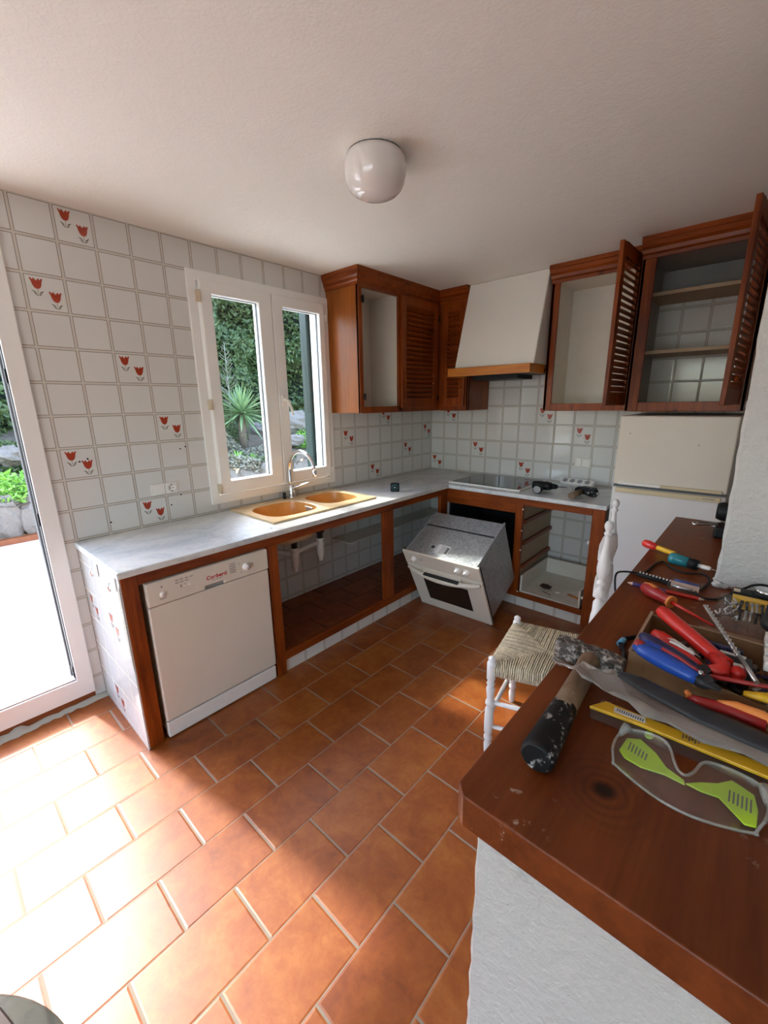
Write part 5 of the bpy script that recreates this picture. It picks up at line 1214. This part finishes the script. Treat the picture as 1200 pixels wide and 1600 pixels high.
# cable
mb = MB()
cp_ = [(2.236, -2.262, .99), (2.228, -2.262, 1.03), (2.222, -2.235, 1.053), (2.232, -2.195, 1.050), (2.275, -2.165, 1.0485), (2.285, -2.08, 1.0485), (2.30, -2.035, 1.0485), (2.325, -2.075, 1.0485), (2.36, -2.095, 1.0485), (2.40, -2.075, 1.0485), (2.418, -2.11, 1.0485), (2.412, -2.18, 1.0485), (2.400, -2.225, 1.0485), (2.416, -2.25, 1.0485), (2.445, -2.235, 1.0485), (2.472, -2.165, 1.049), (2.49, -2.150, 1.060), (2.507, -2.148, 1.073), (2.53, -2.148, 1.077), (2.58, -2.150, 1.07), (2.66, -2.16, 1.052)]
def smooth(pts, k=6):
    P_ = [Vector(p) for p in pts]; P_ = [P_[0]] + P_ + [P_[-1]]; out = []
    for i in range(1, len(P_) - 2):
        for s_ in range(k):
            t = s_ / k; a, b, c, d = P_[i - 1], P_[i], P_[i + 1], P_[i + 2]
            out.append(.5 * ((2 * b) + (c - a) * t + (2 * a - 5 * b + 4 * c - d) * t * t + (3 * b - a - 3 * c + d) * t ** 3))
    out.append(P_[-2]); return out
mb.tube(smooth(cp_), .0027, 8); tag(mb.build('cable', 'rubber'), 'thin black cable winding over the far part of the bar', 'cable')
# cardboard box
bx = thing('cardboard_box', (2.36, -2.71, BZ), 'low brown cardboard tray holding pliers and other tools', 'box')
mb = MB(); tck = .003
BX0, BX1, BY0, BY1, BT = 2.352, 2.66, -2.706, -2.525, 1.100
front = [(2.352, 1.046), (2.352, 1.101), (2.365, 1.103), (2.39, 1.098), (2.405, 1.099), (2.43, 1.094), (2.445, 1.095), (2.47, 1.086), (2.485, 1.088), (2.52, 1.083), (2.60, 1.085), (2.66, 1.09), (2.66, 1.046)]
def wallp(mb, prof, T): mb.prism([(a, b) for a, b in prof], 0, tck, 0, T)
wallp(mb, front, Matrix.Translation((0, BY0, 0)) @ frame((1, 0, 0), (0, 0, 1), (0, -1, 0)))
mb.box(2.352, 2.660, BY1 - tck, BY1, 1.046, 1.094); mb.box(BX0, BX0 + tck, BY0, BY1, 1.046, 1.1); mb.box(2.657, 2.66, BY0, BY1, 1.046, 1.09); mb.box(BX0, 2.66, BY0, BY1, BZ + .0005, BZ + .003)
mb.build('tray', 'card', bx)
mb = MB(); mb.box(BX0 - .001, BX0 + tck + .001, BY0 - .003, BY1, 1.100, 1.1015); mb.box(BX0, 2.66, BY1 - tck, BY1, 1.094, 1.0952); mb.build('cut_rim', 'card_edge', bx)
mb = MB(); mb.add([(2.43, BY1, 1.094), (2.66, BY1, 1.094), (2.66, BY1 + .06, 1.075), (2.50, BY1 + .065, 1.073), (2.43, BY1 + .03, 1.085), (2.43, BY1, 1.091), (2.66, BY1, 1.091), (2.66, BY1 + .06, 1.072), (2.50, BY1 + .065, 1.070), (2.43, BY1 + .03, 1.082)], [(0, 1, 2, 3, 4), (9, 8, 7, 6, 5), (0, 4, 9, 5), (4, 3, 8, 9), (3, 2, 7, 8), (2, 1, 6, 7), (1, 0, 5, 6)]); mb.build('flap', 'card', bx)
# tools in the tray
def pliers(name, p0, p1, m1, m2, label, sep=.016, r=.0105, roll=0.0):
    t, L = along(name, p0, p1, label, 'pliers', roll=roll)
    for s_, mt, nm in ((1, m1, 'grip'), (-1, m2, 'grip')):
        mb = MB(); n = 9; pts = []; rr = []
        for k in range(n):
            f = k / (n - 1); pts.append((L * f * .76, s_ * sep * (math.cos(f * 1.5) ** 1.0) * (1 if f > .03 else .9) + s_ * .002, 0)); rr.append(r * (.75 + .5 * math.sin(math.pi * (.12 + f * .75))) if k else r * .65)
        mb.tube(pts, rr, 12, flat=.85); mb.build(nm, mt, t)
    mb = MB(); mb.cyl((L * .80, 0, -.007), (L * .80, 0, .007), .013, .013, 16); mb.tube([(L * .72, 0, 0), (L * .84, 0, 0), (L, 0, 0)], [.010, .012, .004], 10, flat=.55); lab(mb.build('jaws', 'dark', t), 'dark steel jaws')
    return t, L
t, L = along('insulated_cutter', (2.368, -2.560, 1.126), (2.492, -2.660, 1.094), 'thick bright red insulated cable cutter lying in the tray', 'cutter')
mb = MB(); mb.tube([(0, 0, 0), (.003, 0, 0), (.012, 0, 0), (.03, 0, 0), (.06, 0, 0), (.09, 0, 0), (.12, 0, 0), (.145, 0, 0)], [.004, .0095, .0125, .012, .0125, .0125, .012, .014], 16); mb.build('grip', 'red', t)
mb = MB(); mb.tube([(.12, .0, 0), (.145, -.008, .002), (.155, -.018, .0), (.15, -.034, -.004)], [.011, .012, .012, .011], 12); mb.ball((.162, .004, 0), .012, 0, 10); mb.build('guard', 'red', t)
t, L = pliers('pliers', (2.366, -2.640, 1.108), (2.470, -2.700, 1.092), 'red', 'navy', 'red and dark blue insulated pliers in the middle of the tray', sep=.013, r=.011)
mb = MB(); mb.add([(.030, .004, .0125), (.036, .018, .011), (.050, .0165, .012), (.085, .014, .012), (.052, .008, .0135), (.040, .006, .013)], [(0, 5, 4, 3, 2, 1)]); mb.tube([(.038, .003, .0112), (.05, .005, .0125), (.075, .012, .0105)], .002, 6); mb.build('white_mark', 'paper', t)
t, L = pliers('pliers', (2.360, -2.690, 1.108), (2.478, -2.728, 1.096), 'blue', 'blue', 'blue handled water pump pliers nearest the front wall of the tray', sep=.006, r=.0125)
mb = MB(); mb.tube([(.035, .004, .0125), (.06, .003, .0135), (.10, .0, .010)], [.003, .003, .002], 6); mb.ball((.006, -.006, .004), .010, 0, 8); mb.build('red_inlay', 'red_dark', t)
mb = MB(); mb.cyl((.096, -.002, .008), (.096, -.002, .014), .004, .003, 10); mb.build('pivot', 'steel', t)
mb = MB(); mb.tube([(2.463, -2.70, 1.098), (2.53, -2.680, 1.100), (2.62, -2.66, 1.10)], .0035, 8); tag(mb.build('insulated_shaft', 'red_dark'), 'thin dark red insulated rod crossing the tray to the right', 'rod')
# drill bit leaning across the tray
t, L = along('masonry_drill_bit', (2.433, -2.478, 1.122), (2.516, -2.700, 1.112), 'long grey spiral masonry drill bit lying across the tray', 'drill bit')
mb = MB(); n = 90; vs = []; fs = []; K = 12
for i in range(n + 1):
    f = i / n; x = L * .72 * f; ph = f * 2 * math.pi * 7
    for j in range(K):
        a = 2 * math.pi * j / K; r = .0034 + .0012 * math.cos(2 * (a - ph)); vs.append((x, r * math.cos(a), r * math.sin(a)))
for i in range(n):
    for j in range(K): a = i * K + j; b = i * K + (j + 1) % K; fs.append((a, b, b + K, a + K))
fs += [tuple(range(K - 1, -1, -1)), tuple(range(n * K, n * K + K))]
mb.add(vs, fs, 0, True); mb.build('flutes', 'steel', t)
mb = MB(); mb.cyl((L * .72, 0, 0), (L, 0, 0), .0035, .0035, 12); mb.build('shank', 'steel', t)
# small things in the tray
mb = MB(); mb.box(2.470, 2.512, -2.630, -2.582, 1.052, 1.088)
tag(mb.build('spare_blade_pack', 'dark'), 'dark pack standing in the tray behind the drill bit', 'pack')
mb = MB(); mb.box(2.468, 2.503, -2.600, -2.592, 1.0935, 1.0945); tag(mb.build('paper_strip', 'paper'), 'white paper strip lying on the tools under the drill bit, the upper one', 'label')
mb = MB(); mb.box(2.486, 2.506, -2.628, -2.618, 1.0905, 1.0915); tag(mb.build('paper_strip', 'paper'), 'white paper strip lying on the tools under the drill bit, the lower one', 'label')
mb = MB(); mb.box(2.360, 2.374, -2.640, -2.628, 1.05, 1.098); tag(mb.build('white_tag', 'paper'), 'small white tag in the left back of the tray', 'label')
mb = MB(); mb.box(2.44, 2.50, -2.56, -2.545, 1.05, 1.085); tag(mb.build('blue_bit_box', 'navy', bevel=0.003), 'dark blue box against the back wall of the tray', 'box')
mb = MB(); mb.tube([(2.505, -2.700, 1.088), (2.53, -2.702, 1.094), (2.57, -2.70, 1.095), (2.60, -2.70, 1.09)], [.006, .011, .012, .010], 12, flat=.6); tag(mb.build('tape_measure', 'yellow'), 'yellow rounded tool handle at the right front of the tray', 'tool')
for k in range(4):
    mb = MB(); mb.box(2.524, 2.548, -2.520 - k * .034, -2.498 - k * .034, 1.094, 1.110)
    tag(mb.build('terminal_block', 'white_plastic', bevel=0.002), ('white terminal block at the right edge of the tray, the farthest back', 'white terminal block at the right edge of the tray, second from the back', 'white terminal block at the right edge of the tray, third from the back', 'white terminal block at the right edge of the tray, nearest the camera')[k], 'terminal block', 'white terminal blocks at the right of the tray')
mb = MB(); rng = random.Random(30)
for _ in range(70): x, y = rng.uniform(2.37, 2.60), rng.uniform(-2.69, -2.54); mb.box(-.008, .008, -.003, .003, -.003, .003, rng.choice((0, 1, 2)), TR((x, y, rng.uniform(1.054, 1.066)), rng.uniform(0, 6), rng.uniform(-.6, .6)))
o = tag(mb.build('loose_fittings', ['dark', 'steel', 'navy']), 'jumble of small dark fittings on the bottom of the tray', 'fittings'); o['kind'] = 'stuff'
# blister of drill bits and screws behind the tray
t = thing('drill_bit_set', (2.49, -2.31, BZ), 'clear plastic case of many dark drill bits and screws beside the pillar', 'case')
mb = MB(); mb.prism([(2.448, -2.240), (2.443, -2.33), (2.456, -2.395), (2.52, -2.405), (2.60, -2.39), (2.61, -2.24)], 1.046, 1.072); mb.build('case_shell', 'clear', t, bevel=0.006)
mb = MB(); mb.box(2.470, 2.60, -2.268, -2.244, 1.050, 1.074); lab(mb.build('label_strip', 'yellow', t), 'yellow strip')
rng = random.Random(14)
for k in range(14):
    x = 2.488 + (k % 7) * .0085; y0_ = -2.285 - (k // 7) * .055; mb = MB(); mb.cyl((x, y0_, 1.074), (x + rng.uniform(-.003, .003), y0_ - .045, 1.072), .0028, .0022, 8); mb.ball((x, y0_, 1.074), .0036, 0, 8); mb.build('drill_bit', rng.choice(['dark', 'steel', 'dark']), t)
mb = MB()
for k in range(26):
    x, y = rng.uniform(2.452, 2.484), rng.uniform(-2.375, -2.265); mb.cyl((x, y, 1.062), (x + rng.uniform(-.012, .012), y + rng.uniform(-.012, .012), 1.074), .0022, .0016, 6)
o = mb.build('screws', 'steel', t); o['kind'] = 'stuff'
t = thing('multi_tool', (2.50, -2.19, BZ), 'black electrical tool with a bright metal ring lid by the pillar foot', 'tool')
mb = MB(); mb.box(2.468, 2.60, -2.225, -2.185, 1.046, 1.072); mb.cyl((2.528, -2.205, 1.070), (2.528, -2.205, 1.082), .024, .022, 24); mb.build('tool_body', 'black', t, bevel=0.004)
mb = MB(); mb.lathe([(.022, 1.082), (.022, 1.086), (.018, 1.087), (.016, 1.084), (0, 1.084)], 24, 0, Matrix.Translation((2.528, -2.205, 0)), cap=False); mb.build('ring_lid', 'chrome', t)
mb = MB(); mb.box(2.470, 2.482, -2.222, -2.206, 1.0725, 1.075); mb.build('brass_plate', 'yellowed', t)
mb = MB(); mb.tube(smooth([(2.545, -2.235, 1.085), (2.537, -2.29, 1.098), (2.530, -2.36, 1.092), (2.525, -2.43, 1.092), (2.545, -2.50, 1.11)]), .006, 10); tag(mb.build('power_cable', 'rubber'), 'thick black cable coming down over the drill bit case', 'cable')
# drill at the far end of the bar
t = thing('cordless_drill', (2.42, -1.50, BZ + .03), 'black drill at the far end of the bar half hidden by the pillar', 'drill')
mb = MB(); mb.tube([(2.375, -1.45, 1.10), (2.39, -1.45, 1.10), (2.46, -1.45, 1.10), (2.52, -1.45, 1.10)], [.03, .036, .038, .035], 16); mb.tube([(2.43, -1.47, 1.085), (2.43, -1.53, 1.07), (2.43, -1.58, 1.066)], [.024, .02, .02], 12); mb.build('drill_body', 'black', t)
mb = MB(); mb.box(2.385, 2.50, -1.66, -1.57, 1.046, 1.086); mb.build('battery', 'black', t, bevel=0.008)
mb = MB(); mb.tube(smooth([(2.41, -1.565, 1.075), (2.36, -1.585, 1.073), (2.325, -1.60, 1.071), (2.323, -1.575, 1.071), (2.36, -1.555, 1.073), (2.41, -1.545, 1.075)]), .0045, 8); mb.box(2.33, 2.42, -1.582, -1.566, 1.068, 1.072); tag(mb.build('steel_opener', 'chrome', bevel=0.001), 'shiny steel loop handled tool resting against the far drill', 'tool')
# box cutter between tray and wrapped saw
t, L = along('utility_knife', (2.443, -2.744, 1.076), (2.533, -2.752, 1.084), 'red and orange utility knife lying in front of the cardboard tray', 'knife')
mb = MB(); mb.tube([(0, 0, 0), (.02, 0, 0), (.05, .002, 0), (.09, 0, 0)], [.006, .009, .010, .012], 14, flat=.8); h_ = mb.build('handle', 'red_dark', t)
mb = MB(); mb.tube([(.035, .005, .004), (.055, .006, .007), (.085, .002, .008), (.098, -.002, .004), (.095, -.008, .0)], [.004, .007, .0075, .007, .004], 12); mb.build('orange_inlay', 'orange', h_)
mb = MB(); mb.tube([(.002, 0, 0), (-.004, .006, .006)], [.006, .004], 8); mb.build('orange_tip', 'orange', h_)
# wrapped grey saw
t = thing('wrapped_blade', (2.40, -2.82, BZ + .02), 'long grey blade wrapped in crumpled clear plastic lying over the hammer handle', 'tool')
def ribbon(mb, A, B, m=0, th=.0008, jit=0.0, seed=0):
    """thin sheet between two polylines"""
    rng = random.Random(seed); n = len(A); vs = []; fs = []
    for a, b in zip(A, B):
        for k in range(5):
            f = k / 4; p = Vector(a).lerp(Vector(b), f) + Vector((0, rng.uniform(-jit, jit), rng.uniform(-jit, jit))); vs.append(p)
    m0 = len(vs); vs += [v - Vector((0, 0, th)) for v in vs]
    for i in range(n - 1):
        for k in range(4): a = i * 5 + k; fs += [(a, a + 1, a + 6, a + 5), (a + m0, a + m0 + 5, a + m0 + 6, a + m0 + 1)]
    for k in range(4): fs += [(k + 1, k, k + m0, k + 1 + m0), ((n - 1) * 5 + k, (n - 1) * 5 + k + 1, (n - 1) * 5 + k + 1 + m0, (n - 1) * 5 + k + m0)]
    for i in range(n - 1): fs += [(i * 5, (i + 1) * 5, (i + 1) * 5 + m0, i * 5 + m0), (i * 5 + 4, i * 5 + 4 + m0, (i + 1) * 5 + 4 + m0, (i + 1) * 5 + 4)]
    mb.add(vs, fs, m, True)
mb = MB(); mb.tube([(2.355, -2.786, 1.099), (2.385, -2.787, 1.096), (2.46, -2.790, 1.084), (2.54, -2.793, 1.080), (2.66, -2.796, 1.080)], [.008, .016, .019, .020, .020], 10, flat=.4); lab(mb.build('blade_body', 'dark', t), 'dark grey blade')
mb = MB(); rng = random.Random(6)
n = 16; A = []; B = []; xs = [2.262, 2.276, 2.29, 2.302, 2.315, 2.33, 2.345, 2.36, 2.38, 2.40, 2.43, 2.47, 2.51, 2.55, 2.60, 2.66]
for i, x in enumerate(xs):
    w = (.003, .006, .006, .016, .022, .024, .024, .024, .024, .024, .024, .024, .024, .024, .024, .024)[i]; y = -2.812 + .006 * min(1, i / 8)
    zz = 1.098 - .016 * max(0, min(1, (x - 2.34) / .1)); A.append((x, y + w * .9, zz + rng.uniform(-.003, .003))); B.append((x, y - w * 1.15, zz - (.006 if i > 5 else 0) + rng.uniform(-.003, .004)))
ribbon(mb, A, B, 0, .0008, .0042, 5); lab(mb.build('plastic_sleeve', 'wrap', t, weld=False), 'crumpled translucent sleeve')
# yellow package
t = thing('yellow_blade_pack', (2.44, -2.83, BZ), 'long yellow and clear blade package lying under the wrapped blade', 'pack')
mb = MB(); mb.prism([(2.333, -2.849), (2.349, -2.822), (2.66, -2.814), (2.66, -2.836), (2.40, -2.842)], 1.062, 1.067); mb.build('yellow_card', 'yellow', t, bevel=0.001)
mb = MB(); mb.prism([(2.335, -2.848), (2.66, -2.833), (2.66, -2.812), (2.352, -2.820)], 1.046, 1.0615); lab(mb.build('clear_tray', 'clear', t), 'clear lower shell')
mb = MB(); mb.prism([(2.365, -2.840), (2.362, -2.828), (2.402, -2.824), (2.405, -2.836)], 1.0672, 1.0676); b_ = mb.build('white_label', 'paper', t)
mb = MB()
for k in range(12): mb.box(2.367 + k * .003, 2.3685 + k * .003, -2.836, -2.829, 1.0677, 1.0679)
mb.build('barcode', 'ink', b_)
mb = MB()
for k in range(6): mb.box(2.448 + k * .0035, 2.4497 + k * .0035, -2.835 + .003 * (k % 2), -2.825, 1.0672, 1.0676)
mb.build('printed_marks', 'ink', t)

# safety glasses
sg = thing('safety_glasses', (2.46, -2.89, BZ), 'clear safety glasses with lime green side arms nearest the camera', 'safety glasses')
# lens: long wrap-around shield lying face down; outline in plan (top rim, with nose notch)
out = [(2.380, -2.905), (2.378, -2.885), (2.381, -2.862), (2.387, -2.851), (2.394, -2.850), (2.405, -2.848), (2.420, -2.848), (2.432, -2.853), (2.440, -2.866), (2.446, -2.884), (2.453, -2.899), (2.461, -2.901), (2.468, -2.888), (2.473, -2.868), (2.480, -2.858), (2.495, -2.852), (2.515, -2.848), (2.530, -2.849), (2.537, -2.862), (2.539, -2.885), (2.536, -2.905)]
low = [(2.536, -2.912), (2.525, -2.926), (2.505, -2.935), (2.480, -2.940), (2.455, -2.940), (2.430, -2.937), (2.405, -2.930), (2.388, -2.918)]
O3 = lambda p, z: (p[0], p[1], z)
mb = MB(); loop = out + low; n = len(loop); cx, cy = 2.46, -2.905
def zr(p): return 1.052 + .014 * math.cos((p[0] - 2.46) / .08 * 1.3) * (1 if p[1] > -2.91 else .25)
lens = [(p[0], p[1], zr(p)) for p in loop]
# curved shield surface between upper rim and lower rim
up_ = [p for p in out]; dn = []
for p in up_:
    f = (p[0] - 2.378) / (2.539 - 2.378); q_ = -2.918 - .024 * math.sin(math.pi * max(0, min(1, f))); dn.append((2.384 + f * .148, q_))
A = [(p[0], p[1], zr(p)) for p in up_]; B = [(p[0], p[1], 1.0475) for p in dn]
ribbon(mb, A, B, 0, .0012, 0, 1); mb.build('lens', 'clear', sg)
mb = MB(); mb.tube(smooth(A, 4), .0020, 8); mb.tube(smooth([A[0]] + B + [A[-1]], 3), .0018, 8); mb.build('lens_rim', 'clear_edge', sg)
def plate(mb, poly, z0, z1, m=0): mb.prism(poly, z0, z1, m)
mb = MB(); plate(mb, [(2.386, -2.892), (2.389, -2.862), (2.404, -2.852), (2.425, -2.866), (2.440, -2.884), (2.460, -2.892), (2.462, -2.899), (2.440, -2.898), (2.415, -2.905), (2.395, -2.902)], 1.0485, 1.0510); mb.ball((2.412, -2.842, 1.056), .006, 0, 10, sc=(1, 1.4, .7)); lf = mb.build('arm', 'lime', sg, bevel=0.0008)
mb = MB()
for k in range(6): mb.box(2.3945 + k * .0042, 2.3962 + k * .0042, -2.885 - k * .001, -2.868 - k * .0016, 1.0510, 1.0513)
mb.build('arm_slots', 'ink', lf)
mb = MB(); plate(mb, [(2.462, -2.896), (2.476, -2.882), (2.492, -2.870), (2.505, -2.853), (2.516, -2.857), (2.527, -2.862), (2.531, -2.885), (2.530, -2.912), (2.520, -2.916), (2.508, -2.905), (2.495, -2.893), (2.478, -2.897)], 1.0485, 1.0510); rt = mb.build('arm', 'lime', sg, bevel=0.0008)
mb = MB()
for k in range(6): mb.box(2.5035 + k * .0040, 2.5052 + k * .0040, -2.893 - k * .0004, -2.873, 1.0510, 1.0513)
mb.build('arm_slots', 'ink', rt)
mb = MB(); mb.tube([(2.386, -2.852, 1.064), (2.384, -2.858, 1.06), (2.381, -2.87, 1.057)], [.005, .006, .003], 10); mb.tube([(2.533, -2.852, 1.062), (2.536, -2.862, 1.059), (2.538, -2.875, 1.056)], [.005, .006, .003], 10); mb.build('hinge_corner', 'clear_edge', sg)

GROUPS = {'garden_rock': 'rocks in the planting bank', 'succulent': 'green succulents below the window', 'ground_cover': 'low plants on the planting bank',
          'towel_hook': 'metal hooks on the tiled counter end', 'window_shutter': 'dark green window shutters', 'wall_cabinet': 'wall cabinets under the ceiling',
          'base_cabinet': 'doorless base cabinets', 'pliers': 'insulated pliers in the cardboard tray', 'screwdriver': 'screwdrivers on the bar', 'paper_strip': 'white paper strips in the tray'}
for o in bpy.data.objects:
    k_ = o.name.split('.')[0]
    if o.parent is None and k_ in GROUPS: o['group'] = GROUPS[k_]
for o in LOCALS:
    if '_local' in o: del o['_local']
